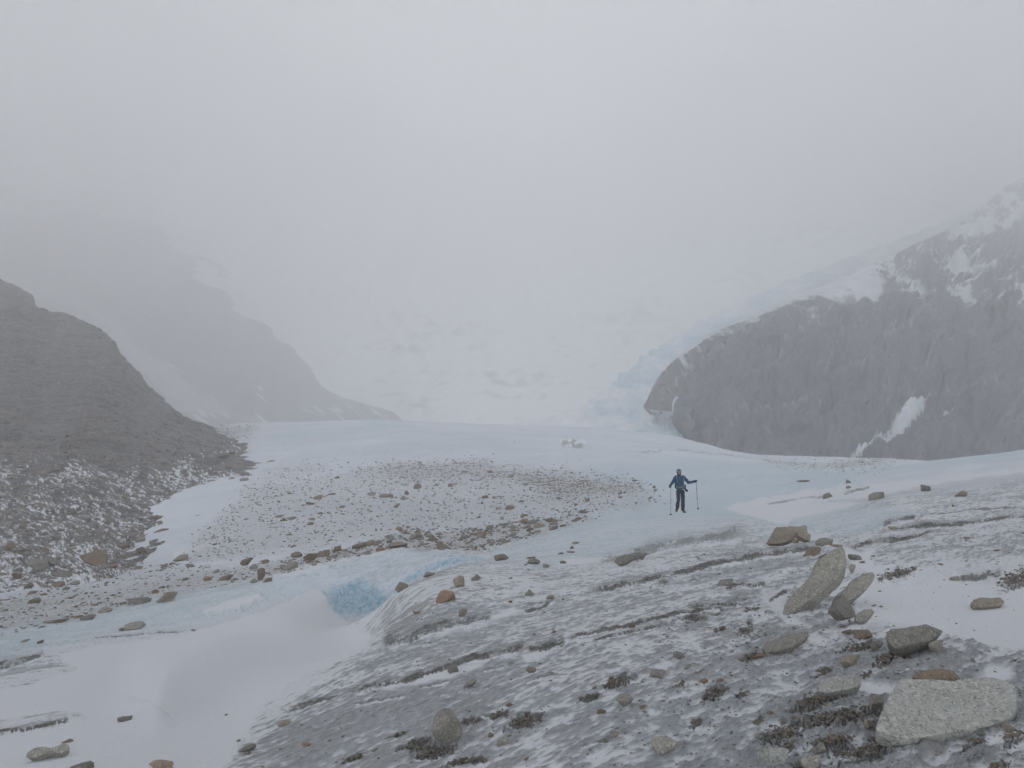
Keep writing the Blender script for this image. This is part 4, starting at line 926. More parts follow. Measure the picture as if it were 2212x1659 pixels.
place_rock(962, 1580, 62, 66, 8, 'grey', 'boulder', 'upright egg-shaped grey boulder standing alone at the bottom centre', 'boulder', sub=5, depth=.85, seed=41, sink=.1, rough=.045, nplanes=15, yaw=20, soft=22)
ROCKS = [ # px, py, w, h, roll, tone, label, name, depth
 (1755,1194,44,15,32,'brown','slanting brown stone between the tent-shaped boulder and the tall tilted slab','stone',.5,6),
 (1778,1203,22,8,20,'brown','thin brown stone touching the upper left edge of the tall tilted slab','stone',.5,None),
 (1809,1179,34,5,-8,'brown','thin brown flake on snow just above the tip of the tall tilted slab','stone',.5,None),
 (1848,1205,24,12,5,'grey','small grey stone on snow right of the tip of the tall tilted slab','stone',.7,None),
 (1864,1215,12,5,0,'brown','tiny brown stone on snow right of the tall tilted slab','stone',.7,None),
 (1717,1169,19,9,0,'tan','small tan stone at the right foot of the tent-shaped boulder','stone',.7,None),
 (1843,1230,14,20,0,'grey','grey stone half hidden behind the right edge of the tall tilted slab','stone',.6,None),
 (1568,1259,40,16,22,'grey','flat grey stone on bare ice left of the leaning slabs','stone',.6,None),
 (1868,1375,42,18,0,'brown','brown stone just left of the dark speckled wedge-shaped boulder','stone',.6,None),
 (1831,1369,22,9,5,'brown','small rusty brown stone, left neighbour of the brown stone by the wedge-shaped boulder','stone',.6,None),
 (2063,1250,22,10,0,'grey','small round grey stone at the upper edge of the wide snow drift','stone',.7,None),
 (1838,1430,54,20,20,'tan','yellowish brown elongated stone above the half-sunk pale slab','stone',.5,None),
 (1895,1523,27,33,0,'grey','upright pinkish grey cobble left of the largest slab','stone',.8,None),
 (1879,1568,20,20,0,'tan','small pale cobble touching the lower left edge of the largest slab','stone',.8,None),
 (1675,1638,66,38,15,'slab','rounded speckled granite block at the bottom edge left of the gravel','boulder',.7,None),
 (1770,1624,30,20,10,'granite','pale block just above the bottom edge, below the gravel patch','stone',.8,None),
 (1756,1650,42,26,10,'granite','pale grey block cut by the bottom edge of the picture','stone',.8,None),
 (1893,1398,20,18,0,'grey','small grey cobble below the brown stone by the wedge-shaped boulder','stone',.8,None),
 (2025,1399,29,24,0,'grey','grey cobble frozen in below the right end of the wedge-shaped boulder','stone',.8,None),
 (1980,1385,22,8,0,'granite','small pale cobble lying against the front of the wedge-shaped boulder','stone',.8,None),
 (1638,1418,28,9,10,'rust','small rusty stone under the pointed flat slab','stone',.6,None),
 (1660,1414,14,8,0,'grey','tiny grey stone right under the pointed flat slab','stone',.6,None),
 (1520,1472,17,9,15,'rust','tiny rusty stone on grey ice left of the gravel, the more orange of a pair','stone',.6,None),
 (1556,1471,16,8,10,'brown','tiny brown stone on grey ice, right-hand one of a pair','stone',.6,None),
 (2183,1573,20,20,0,'tan','small cobble right of the lower right corner of the largest slab','stone',.8,None),
 (1946,1601,20,13,0,'tan','small pale cobble in gravel under the front edge of the largest slab','stone',.8,None),
 (1922,1596,14,14,0,'tan','yellowish pebble in gravel at the lower left corner of the largest slab','stone',.8,None),
 (2156,1189,14,4,0,'brown','tiny red brown stone on grey ice near the right edge','stone',.7,None),
 (2090,1162,15,5,0,'grey','tiny grey stone on ice above the wide snow drift','stone',.7,None),
 (2031,1219,14,4,0,'brown','tiny brown flake on ice just above the wide snow drift','stone',.7,None),
 (2000,1055,22,14,0,'dark','dark three-cornered stone on the pale upper slope at the right','stone',.7,None),
 (1896,1073,40,14,14,'grey','oblong grey stone lying on the upper snow band right of the walker','stone',.6,None),
 (2078,1068,27,12,14,'tan','tan stone with a raised right end on the pale upper slope at the right','stone',.6,None),
 (1788,1071,21,12,0,'grey','grey stone at the left end of the broken ice ledge right of the walker','stone',.7,None),
 (1736,1040,28,4,0,'grey','thin flat stone on the blue ice crest right of the walker','stone',.6,None),
 (1834,1041,10,8,0,'dark','small dark pointed stone in the snow band right of the walker','stone',.8,None),
 (1834,1053,10,6,0,'grey','small grey stone directly below the dark pointed one right of the walker','stone',.8,None),
 (2060,1093,7,4,0,'brown','tiny brown pebble on the pale upper slope below the tan stone','stone',.8,None),
 (1930,1141,24,7,0,'grey','flat grey stone in the dirt bands above the leaning slabs','stone',.6,None),
 (1085,1603,30,18,22,'grey','grey stone right of the egg-shaped boulder','stone',.7,None),
 (1060,1589,12,9,0,'brown','small brown cobble right of the egg-shaped boulder','stone',.7,None),
 (1437,1616,50,30,14,'granite','rounded granite cobble near the bottom edge between the egg-shaped boulder and the right-hand gravel','boulder',.7,None),
 (1351,1516,34,21,0,'granite','pale three-cornered cobble on grey ice in the lower middle','stone',.8,None),
 (1327,1589,19,10,0,'tan','small tan cobble above the rounded granite cobble','stone',.8,None),
 (1300,1538,20,10,10,'brown','small brown stone left of the pale three-cornered cobble','stone',.7,None),
 (1422,1459,36,16,12,'grey','grey flat-bottomed stone right of the small gravel patch in the middle','stone',.7,None),
 (1146,1448,22,14,10,'tan','small tan dome-shaped stone on streaked ice in the middle','stone',.8,None),
 (1014,1479,30,13,22,'grey','thin slanting grey stone below the second dirt band','stone',.5,None),
 (977,1446,23,17,10,'grey','dark grey stone at the end of the second dirt band','stone',.7,None),
 (1467,1418,26,14,0,'dark','dark stone half sunk in ice left of the pointed flat slab','stone',.7,None),
 (992,1259,27,21,30,'tan','tan angular stone above and right of the large rust brown one','stone',.6,None),
 (1027,1250,22,11,24,'grey','grey green flat stone right of the tan angular stone','stone',.6,None),
 (867,1268,28,19,30,'tan','tan stone perched on the rim of the blue hollow','stone',.6,None),
 (927,1241,26,10,8,'grey','flat grey stone at the upper rim of the blue hollow','stone',.6,None),
 (1144,1281,19,14,0,'granite','round pale cobble alone on streaked ice above the middle','stone',.9,None),
 (1083,1205,30,13,6,'tan','flat tan block on blue ice, first of the row above the middle','stone',.7,None),
 (1153,1213,26,14,12,'granite','grey green block, second of the row above the middle','stone',.7,None),
 (1147,1205,20,5,0,'rust','thin orange stone lying against the back of the grey green block','stone',.6,None),
 (1180,1223,13,8,0,'grey','small grey cobble right of the grey green block','stone',.8,None),
 (1217,1215,14,6,0,'brown','small brown cobble right of the grey green block','stone',.8,None),
 (1233,1193,17,4,0,'grey','thin flake above the snow streak below the walker','stone',.6,None),
 (1244,1173,18,5,4,'grey','uppermost thin flat stone left of the grey ice ledge','stone',.6,None),
 (1235,1183,9,6,20,'tan','tiny tan stone just below the uppermost flat stone left of the ice ledge','stone',.8,None),
 (1210,1196,14,4,10,'grey','tiny flat stone left of the thin flake','stone',.6,None),
 (999,1325,21,16,15,'tan','tan stone sitting on the first grey ledge below the blue hollow','stone',.7,None),
 (1190,1291,19,9,20,'tan','small tan stone at the upper end of a short dirt band','stone',.7,None),
 (1434,1257,20,8,8,'grey','small flat stone below the long dark dirt band','stone',.6,None),
 (1364,1353,16,8,15,'brown','small stone lying in the gap of the dirt bands in the middle','stone',.7,None),
 (1336,1356,8,5,10,'rust','tiny orange stone in the dirt bands in the middle','stone',.7,None),
 (1102,1300,10,4,8,'rust','tiny red flake on streaked ice left of the round pale cobble area','stone',.6,None),
 (1387,1207,10,6,0,'grey','tiny grey stone right of the long banded dark slab','stone',.7,None),
 (135,1240,38,15,-8,'grey','flat grey stone below and left of the largest brown moraine boulder','stone',.7,None),
 (74,1223,44,24,0,'grey','grey boulder at the moraine foot near the left edge','boulder',.7,None),
 (388,1207,31,14,8,'tan','tan block on grey snow right of the moraine foot','stone',.7,None),
 (296,1227,26,8,14,'tan','long thin stone right of the largest brown moraine boulder','stone',.6,None),
 (532,1215,27,15,10,'brown','brown stone with a pale top above the blue ice bank','stone',.7,None),
 (547,1225,18,11,0,'grey','grey cobble directly below the brown stone with a pale top','stone',.8,None),
 (570,1214,21,8,0,'brown','small brown stone right of the brown stone with a pale top','stone',.7,None),
 (627,1222,30,17,0,'grey','dark grey block, leftmost large one of the rubble band above the blue bank','stone',.8,None),
 (563,1243,16,28,0,'brown','upright brown stone standing on end above the blue ice bank','stone',.8,None),
 (576,1254,20,8,10,'rust','rust red flat stone at the foot of the upright brown stone','stone',.7,None),
 (547,1255,16,10,0,'grey','small grey stone left of the upright brown stone','stone',.7,None),
 (487,1249,31,10,10,'tan','flat tan stone left of the upright brown stone','stone',.6,None),
 (447,1251,18,9,0,'rust','small rust brown stones lying left of the flat tan stone','stone',.7,None),
 (641,1200,24,12,8,'tan','tan block on grey snow at the left end of the rubble band','stone',.8,None),
 (670,1204,28,16,28,'brown','slanting brown stone in the rubble band above the blue hollow','stone',.6,None),
 (700,1197,26,13,20,'brown','brown block next to the slanting one in the rubble band','stone',.7,None),
 (727,1188,22,12,20,'brown','brown stone at the middle of the rubble band above the hollow','stone',.7,None),
 (775,1181,30,11,14,'tan','long tan stone at the top of the rubble band above the hollow','stone',.6,None),
 (858,1178,40,13,0,'tan','broad tan boulder resting on the rim right above the hollow','boulder',.7,None),
 (896,1160,30,12,10,'grey','large grey stone above the rim of the hollow','boulder',.7,None),
 (954,1184,22,11,10,'brown','brown stone at the right end of the rim rubble','stone',.7,None),
 (355,1293,44,18,22,'tan','large slanting tan stone on the edge of the bluish ice bank at the left','boulder',.6,None),
 (295,1300,50,14,6,'grey','long flat grey stone on the edge of the bluish ice bank at the left','stone',.6,None),
 (225,1318,29,12,18,'grey','grey stone, third along the edge of the bluish ice bank','stone',.6,None),
 (190,1334,38,11,18,'grey','slanting grey stone, fourth along the edge of the bluish ice bank','stone',.6,None),
 (168,1333,20,6,4,'rust','small rusty stone behind the fourth grey stone of the ice bank edge','stone',.6,None),
 (117,1343,52,8,12,'tan','long thin stone at the left end of the row along the ice bank','stone',.5,None),
 (72,1299,27,11,0,'tan','tan stone in rubble near the left edge','stone',.7,None),
 (335,1278,16,9,0,'rust','small rust coloured stone above the large slanting tan stone','stone',.7,None),
 (286,1354,38,16,14,'granite','pale stone with a smaller one at its left end on the bluish ice bank','stone',.7,None),
 (260,1360,12,6,0,'grey','small stone at the left end of the pale stone on the ice bank','stone',.7,None),
 (53,1385,19,5,14,'grey','thin dark stone on the ice bank at the left edge','stone',.6,None),
 (87,1388,15,6,20,'dark','small dark slanting stone right of the thin one at the left edge','stone',.6,None),
 (268,1554,30,11,8,'dark','dark brown pointed stone alone on the big snow drift','stone',.6,None),
 (142,1603,20,6,4,'orange','orange stone on the right end of the long knobbly grey stone','stone',.8,None),
 (170,1658,48,18,0,'grey','grey stone top showing at the bottom edge near the left corner','stone',.8,None),
 (343,1660,54,20,0,'orange','orange brown stone cut by the bottom edge left of the middle','stone',.8,None),
 (531,1619,36,12,14,'grey','thin grey stone at the right border of the big snow drift','stone',.6,None),
 (613,1565,32,10,20,'tan','thin tan stone on ice above the thin grey one','stone',.5,None),
 (660,1610,20,7,8,'rust','small orange brown stone right of the thin grey one','stone',.6,None),
 (489,1545,7,4,0,'dark','tiny dark pebble on the big snow drift','stone',.8,None),
 (515,1600,9,5,0,'grey','tiny pebble above the thin grey stone at the drift border','stone',.8,None),
 (902,1051,17,13,0,'brown','squarish brown boulder standing in the far stony field','boulder',.8,None),
 (877,1066,11,9,0,'brown','brown boulder below and left of the squarish one in the far stony field','stone',.8,None),
 (973,1050,11,8,0,'brown','brown boulder right of the squarish one in the far stony field','stone',.8,None),
 (872,1077,13,8,8,'tan','tan stone below two brown boulders in the far stony field','stone',.8,None),
 (802,1069,20,9,0,'grey','grey stone dusted with snow in the far stony field','stone',.7,None),
 (833,1073,29,8,-5,'brown','long brown stone in the far stony field','stone',.6,None),
 (686,1075,20,10,8,'brown','brown hump-shaped stone left in the far stony field','stone',.7,None),
 (716,1068,15,5,0,'grey','flat grey stone right of the hump-shaped one','stone',.7,None),
 (669,1089,18,7,8,'brown','brown stone below the hump-shaped one','stone',.7,None),
 (739,1095,14,6,16,'rust','reddish stone in the left of the far stony field','stone',.6,None),
 (862,1143,17,8,16,'brown','slanting brown stone alone above the rubble band','stone',.6,None),
 (628,1120,19,8,20,'grey','slanting grey stone on grey snow right of the moraine','stone',.6,None),
 (604,1116,22,6,14,'grey','thin grey stone left of the slanting grey one','stone',.5,None),
 (611,1124,14,6,6,'brown','small brown stone just below the thin grey one','stone',.7,None),
 (673,1122,14,6,20,'tan','small tan stone slanting, right of the moraine foot','stone',.6,None),
 (670,1132,17,7,12,'brown','small brown stone below the slanting tan one','stone',.6,None),
 (1132,1129,22,10,0,'brown','squarish brown block at the far end of the rubble band','stone',.8,None),
 (1151,1130,24,10,16,'grey','grey slanting block next to the squarish brown one','stone',.7,None),
 (1165,1136,24,9,4,'tan','tan block right of the grey slanting one','stone',.7,None),
 (1196,1131,17,7,8,'grey','grey stone toward the tapering end of the rubble band','stone',.7,None),
 (1240,1125,14,6,0,'brown','brown stone at the very tip of the rubble band','stone',.8,None),
 (1217,1136,15,5,14,'brown','thin brown stone below the tip of the rubble band','stone',.6,None),
 (1197,1141,21,7,22,'tan','slanting tan stone below the far end of the rubble band','stone',.6,None),
 (1145,1144,16,7,8,'brown','brown stone below the squarish brown block','stone',.7,None),
 (1109,1156,19,8,20,'grey','lone grey stone on blue ice below the rubble band','stone',.6,None),
 (1100,1098,20,10,10,'brown','larger brown stone of a pair in the middle of the stony field','stone',.7,None),
 (1076,1099,13,6,0,'tan','smaller tan stone of a pair in the middle of the stony field','stone',.8,None),
 (1104,1030,13,6,12,'tan','tan block by a small snow hollow in the far stony field','stone',.8,None),
 (1048,1076,16,7,8,'brown','brown double stone in the middle of the stony field','stone',.7,None),
 (1126,1083,14,5,0,'grey','flat grey stone right of the brown double stone','stone',.7,None),
 (1270,1082,13,8,24,'tan','tan stone near the walker','stone',.7,None),
 (1245,1091,11,5,0,'brown','small brown stone below the slanting tan one left of the walker','stone',.7,None),
 (1339,1065,11,6,10,'tan','tan stone below the stony ridge left of the walker','stone',.7,None),
 (1134,1048,18,4,30,'grey','thin blade-shaped stone leaning in the stony field','stone',.4,None),
 (1413,1053,7,6,0,'brown','small brown stone beside the left trekking pole','stone',.8,None),
 (1405,1076,12,4,30,'grey','slanting thin flake left of the walker at knee height','stone',.4,None),
 (1340,1075,10,4,20,'grey','tiny flat stone below the tan stone left of the walker','stone',.5,None),
]
for i, (px, py, w, h, ro, tone, lab, nm, dep, sd) in enumerate(ROCKS):
    if px < 330 and py < 1245 and py > 1180 and px < 215: base = on_hill(px, py + h * .4)
    else: base = None
    big_ = w > 30 and py > 1230
    place_rock(px, py, w, h, ro, tone, nm, lab, nm, sub=5 if w > 45 and py > 1300 else (4 if w > 18 else 3), depth=dep, seed=(sd or (100 + i * 7)), sink=.22 if h < 20 else .16, base=base, nplanes=8 if i % 2 else 11, rough=.05)

ANCH = [(px, py, lab) for px, py, lab in [
 (902,1051,'squarish far boulder'),(802,1069,'snow-dusted far stone'),(686,1075,'hump-shaped brown stone'),(739,1095,'reddish far stone'),
 (1100,1098,'brown pair in mid-field'),(1048,1076,'brown double stone'),(1270,1082,'tan stone near the walker'),(862,1143,'lone stone above the rubble band'),
 (628,1120,'slanting grey moraine-side stone'),(670,1132,'small brown moraine-side stone'),(1132,1129,'squarish rubble band block'),(1196,1131,'grey stone at the band tip'),
 (858,1178,'broad tan rim boulder'),(954,1184,'brown stone ending the rim rubble'),(775,1181,'long tan band stone'),(727,1188,'brown mid-band stone'),(670,1204,'slanting brown band stone'),
 (627,1222,'dark grey band block'),(563,1243,'upright brown stone'),(487,1249,'flat tan stone'),(388,1207,'tan block by the moraine foot'),(296,1227,'long thin stone by the moraine'),
 (355,1293,'large slanting tan stone'),(295,1300,'long flat grey stone'),(225,1318,'third bank-edge stone'),(190,1334,'fourth bank-edge stone'),(117,1343,'long thin stone at the left'),(72,1299,'tan stone near the left edge'),
 (202,1203,'largest brown moraine boulder'),(74,1223,'left-edge grey boulder'),(135,1240,'flat grey moraine stone'),
 (960,1289,'large rust brown stone'),(1144,1281,'round pale cobble'),(962,1581,'egg-shaped boulder'),(1437,1616,'rounded granite cobble'),(1351,1516,'three-cornered cobble'),(1146,1448,'dome-shaped tan stone'),(977,1446,'second dirt band end stone'),
 (1703,1154,'tent-shaped boulder'),(1750,1270,'tall tilted slab'),(1696,1386,'pointed flat slab'),(1975,1373,'wedge-shaped boulder'),(2133,1300,'oval drift slab'),(1815,1476,'half-sunk pale slab'),(2030,1530,'largest grey slab'),
 (1357,1204,'long banded dark slab'),(2000,1055,'dark three-cornered stone'),(613,1565,'thin tan stone'),(1083,1205,'flat tan block'),(1434,1257,'flat dirt band stone'),(1896,1073,'oblong grey stone'),(2090,1162,'tiny grey stone'),
 (500,985,'far end of the moraine'),(590,1003,'tip of the moraine foot'),(485,1085,'moraine foot bend'),(400,1130,'mid moraine foot'),(1240,1053,'low stony ridge'),(960,1010,'far rubble streak')]]
ORD = ['', 'second ', 'third ', 'fourth ', 'fifth ', 'sixth ', 'seventh ', 'eighth ', 'ninth ', 'tenth ', 'eleventh ', 'twelfth ']
PEND = []
def label_later(o, px, py, desc): PEND.append((o, px, py, desc))
def write_labels():
    b_ = {}
    for o, px, py, desc in PEND:
        ax, ay, an = min(ANCH, key=lambda q: math.hypot(q[0] - px, (q[1] - py) * 2))
        dx, dy = px - ax, (py - ay) * 2
        dr = ('left of' if dx < 0 else 'right of') if abs(dx) > abs(dy) * 1.6 else (('behind' if dy < 0 else 'in front of') if abs(dy) > abs(dx) * 1.6 else ('behind and left of' if dx < 0 and dy < 0 else 'behind and right of' if dy < 0 else 'in front and left of' if dx < 0 else 'in front and right of'))
        b_.setdefault((desc, dr, an), []).append((math.hypot(dx, dy), o))
    for (desc, dr, an), L in b_.items():
        for k, (_, o) in enumerate(sorted(L, key=lambda q: q[0])):
            t_ = ('%s%s %s the %s' % (ORD[min(k, 11)], desc, dr, an)) if len(L) == 1 or k else 'nearest %s %s the %s' % (desc, dr, an)
            o['label'] = t_ if len(t_.split()) <= 16 else t_.replace('small ', '', 1).replace('behind and ', 'up ').replace('in front and ', 'down ')

# --- small stones copied from a set of shapes: the larger ones are things of their own, the rest is one loose cover
def zone_pts(poly, n_, rg, wmin, wmax, power=2.2, py_soft=0):
    pts = np.array(poly); out = []
    while len(out) < n_:
        k = 4 * n_; x = rg.uniform(pts[:, 0].min(), pts[:, 0].max(), k).astype(np.float32); y = rg.uniform(pts[:, 1].min(), pts[:, 1].max(), k).astype(np.float32)
        inside = poly_dist(x, y, poly) > 0
        dens = np.clip(.5 + noise2(x / 32, y / 10, 71) * .9 + noise2(x / 9, y / 4, 72) * .5, .02, 1)
        ok = inside & (rg.uniform(size=k) < dens)
        for a, b in zip(x[ok], y[ok]):
            if py_soft: a += rg.normal() * py_soft; b += rg.normal() * py_soft * .45
            out.append((a, b, wmin + (wmax - wmin) * rg.uniform() ** power))
            if len(out) >= n_: break
    return out
rg = np.random.RandomState(77)
def dz(k): return DEBRIS[k][0]
SETS = [
 ('rubble band', 'stones of the rubble band above the blue hollow', dz(1), 70, 10, 24, 620, 3, 11, ['brown', 'tan', 'rust', 'brown', 'grey']),
 ('left field', 'stones strewn on grey snow below the moraine', dz(0), 60, 8, 20, 2200, 1.8, 8, ['grey', 'brown', 'tan', 'grey', 'rust']),
 ('mid field', 'stones strewn over the far stony field', dz(2), 45, 7, 14, 3600, 1.5, 7, ['brown', 'tan', 'grey', 'brown']),
 ('far rubble', 'stones of the far rubble streak', dz(3), 0, 7, 12, 900, 1.8, 6, ['grey', 'brown']),
 ('ridge', 'stones covering the low ridge left of the walker', dz(4), 0, 6, 10, 1100, 1.8, 6, ['brown', 'grey']),
 ('ridge low', '', dz(5), 0, 6, 10, 260, 1.8, 5, ['brown']),
 ('dome foot', '', dz(7), 0, 5, 8, 420, 1.8, 5, ['grey']),
 ('moraine end', '', dz(8), 0, 5, 8, 380, 1.8, 6, ['grey']),
 ('gap', '', [(400,1215),(480,1110),(530,1050),(600,1005),(760,1000),(640,1060),(560,1120),(470,1200)], 0, 3, 6, 420, 1.6, 6, ['grey']),
 ('shards', '', [(1450,1340),(1600,1290),(1750,1340),(2050,1390),(2212,1420),(2212,1659),(1250,1659)], 0, 3, 6, 800, 2.5, 10, ['grey']),
 ('blue field', '', [(1000,1150),(1250,1100),(1400,1060),(1450,1075),(1300,1130),(1100,1200)], 0, 3, 6, 60, 1.4, 4, ['grey']),
 ('far snow', '', [(560,960),(800,930),(1000,930),(1200,960),(1300,1010),(900,1000),(640,1040),(540,1010)], 0, 2, 4, 160, 1.3, 3.5, ['grey']),
 ('foreground', '', [(560,1560),(820,1420),(900,1290),(1150,1210),(1500,1190),(1700,1230),(2212,1130),(2212,1659),(500,1659)], 26, 9, 20, 1000, 1.6, 8, ['grey', 'brown', 'tan', 'granite']),
]
TPL = [rock_shape(900 + k, 2, 8, rough=.06)[0] for k in range(14)]; TF = ico(2)[1]
TPL1 = [rock_shape(950 + k, 1, 7, rough=.05)[0] for k in range(10)]; TF1 = ico(1)[1]
def soup(name, items, tone, label=None):
    """items: (x, y, z, sx, sy, sz, yaw, roll, template) -> one loose cover of stones"""
    V_, F_ = [], []; o_ = 0
    for x, y, z, sx, sy, sz, yw, rl_, k in items:
        p = TPL1[k] * np.array((sx, sy, sz), np.float32)
        cr, sr = math.cos(rl_), math.sin(rl_); px_ = p[:, 0] * cr + p[:, 2] * sr; pz_ = -p[:, 0] * sr + p[:, 2] * cr
        cy_, sy_ = math.cos(yw), math.sin(yw)
        V_.append(np.stack([px_ * cy_ - p[:, 1] * sy_ + x, px_ * sy_ + p[:, 1] * cy_ + y, pz_ + z], 1)); F_.append(TF1 + o_); o_ += len(p)
    V_ = np.concatenate(V_); F_ = np.concatenate(F_)
    me = tri_mesh(name, V_, F_, M[tone], smooth=False); o = bpy.data.objects.new(name, me); col.objects.link(o)
    return tag(o, kind='stuff')
soups = {}
WHERE = {'rubble band': ['in the rubble band above the blue hollow', 'between larger stones of the rubble band'], 'left field': ['on grey snow below the moraine'], 'mid field': ['in the far stony field'], 'foreground': ['frozen into the streaked ice of the foreground']}
protos = {}
WORD = {'grey': 'grey', 'brown': 'brown', 'tan': 'tan', 'rust': 'rusty', 'granite': 'pale'}
for nm, grp, poly, nb, bw0, bw1, ns_, sw0, sw1, tones in SETS:
    for a, b, w in zone_pts(poly, nb, rg, bw0, bw1, 1.7):
        tone = tones[rg.randint(len(tones))]; k = rg.randint(14)
        key = (k, tone)
        if key not in protos:
            me = tri_mesh('stone', TPL[k], TF, M[tone]); sharpen(me); protos[key] = bpy.data.objects.new('stone', me)
        o = protos[key].copy(); col.objects.link(o)
        g = on_ground(a, b); s_ = w * g.y / F; hh = s_ * rg.uniform(.3, .6)
        o.scale = (s_, s_ * rg.uniform(.5, .8), hh); o.location = (g.x, g.y, g.z + hh * .2)
        o.rotation_euler = (0, -R(rg.uniform(-5, 25)), R(rg.uniform(-25, 40)))
        flat_ = 'flat' if hh / s_ < .42 else 'blocky'
        label_later(o, a, b, 'small %s %s stone' % (flat_, WORD[tone]))
        tag(o, None, 'stone', ('flat' if flat_ == 'flat' else 'blocky') + ' ' + WORD[tone] + ' ' + (grp or 'stones in the streaked foreground ice'))
    L_ = []
    for a, b, w in zone_pts(poly, ns_, rg, sw0, sw1, 2.2 if nm != 'foreground' else 3.0, 0 if nm in ('foreground', 'shards', 'rubble band', 'left field') else 16):
        g = on_ground(a, b); s_ = w * g.y / F; hh = s_ * rg.uniform(.3, .65)
        L_.append((g.x, g.y, g.z + hh * .15, s_, s_ * rg.uniform(.5, .9), hh, rg.uniform(-.4, .9), rg.uniform(-.1, .4), rg.randint(10)))
    t_ = {'dome foot': 'dark', 'moraine end': 'rubble'}.get(nm, 'rubble' if nm != 'foreground' else 'gravelm')
    soups.setdefault(t_, []).extend(L_)
# gravel in the melt hollows
L_ = []
for gx, gy, rx, ry in GRAVEL:
    for _ in range(int(rx * ry * .34)):
        a = gx + rg.normal() * rx * .48; b = gy + rg.normal() * ry * .5 - (a - gx) * .16
        if a > 2230 or b > 1690 or b < 1200: continue
        g = on_ground(a, b); s_ = (2.2 + 8.5 * rg.uniform() ** 2.6) * g.y / F
        (L_ if rg.uniform() < .62 else soups.setdefault('rubble', [])).append((g.x, g.y, g.z + s_ * .12, s_, s_ * rg.uniform(.6, 1), s_ * rg.uniform(.4, .7), rg.uniform(0, 3), rg.uniform(-.4, .4), rg.randint(10)))
soup('gravel', L_, 'gravelm')
# rubble on the moraine
L_ = []; big_h = []
for _ in range(5200):
    a = rg.uniform(-60, 600); b = rg.uniform(930, 1330)
    g = on_hill(a, b); q = proj(g.x, g.y, g.z)
    if abs(q[0] - a) > 6 or abs(q[1] - b) > 6: continue
    wpx = (2.2 + (16 if b > 1120 else 11) * rg.uniform() ** 4.5)
    s_ = wpx * g.y / F
    L_.append((g.x, g.y, g.z + s_ * .05, s_, s_ * rg.uniform(.6, .9), s_ * rg.uniform(.4, .7), rg.uniform(0, 3), rg.uniform(-.3, .3), rg.randint(10)))
soup('moraine_rubble', L_, 'rubble')
for t_, L_ in soups.items():
    soup({'dark': 'dark_scattered_stones', 'rubble': 'scattered_stones', 'gravelm': 'scattered_pebbles'}[t_], L_, t_)
# larger blocks along the foot of the moraine
HB = [(110,1215,22,14),(246,1222,16,9),(300,1190,20,12),(268,1180,16,10),(330,1172,18,10),(362,1146,26,12),(400,1128,20,12),(345,1152,30,14),(300,1168,22,16),(428,1118,14,9),(470,1082,16,12),(455,1088,14,10),(525,1040,22,14),(500,1036,16,12),(493,1006,14,12),(553,1028,14,7),(560,1004,18,8),(585,1000,20,10),(480,985,26,12),(500,980,14,9),(455,985,16,10),(120,1262,26,12),(60,1268,20,12),(32,1246,24,14),(160,1258,20,9),(96,1190,16,14),(285,1140,14,8),(340,1118,16,8),(210,1170,14,9),(20,1180,18,12),(92,1020,18,10),(270,1072,14,7),(150,1110,16,8),(410,1100,14,8),(230,1130,12,8)]
for i, (a, b, w, h) in enumerate(HB):
    tone = ['grey', 'brown', 'tan', 'brown'][i % 4]
    o = place_rock(a, b, w, h, rnd.uniform(-6, 14), tone, 'boulder', 'x', 'boulder', group=WORD[tone] + ' blocks along the foot of the moraine', sub=3, depth=.8, base=on_hill(a, b + h * .4), sink=.12, rough=.06)
    label_later(o, a, b, '%s block' % WORD[tone])
write_labels()
# snow-plastered ice hump far out
o = place_rock(1238, 958, 56, 22, 0, 'grey', 'rock_outcrop', 'small snow-plastered rocky hump on the far glacier left of the rock dome', 'rock outcrop', sub=5, depth=1.0, seed=5, sink=.2, rough=.12)
m, nt, b = new_mat('snow_plastered_rock'); tc = nt.nodes.new('ShaderNodeTexCoord'); nz = nt.nodes.new('ShaderNodeTexNoise'); nz.inputs['Scale'].default_value = .9; nz.inputs['Detail'].default_value = 6
nt.links.new(tc.outputs['Object'], nz.inputs['Vector']); rp = nt.nodes.new('ShaderNodeValToRGB'); rp.color_ramp.elements[0].position = .42; rp.color_ramp.elements[0].color = (.42, .43, .40, 1); rp.color_ramp.elements[1].position = .5; rp.color_ramp.elements[1].color = (.74, .77, .79, 1)
nt.links.new(nz.outputs['Fac'], rp.inputs['Fac']); nt.links.new(rp.outputs[0], b.inputs['Base Color']); b.inputs['Roughness'].default_value = .9
o.data.materials.clear(); o.data.materials.append(m)
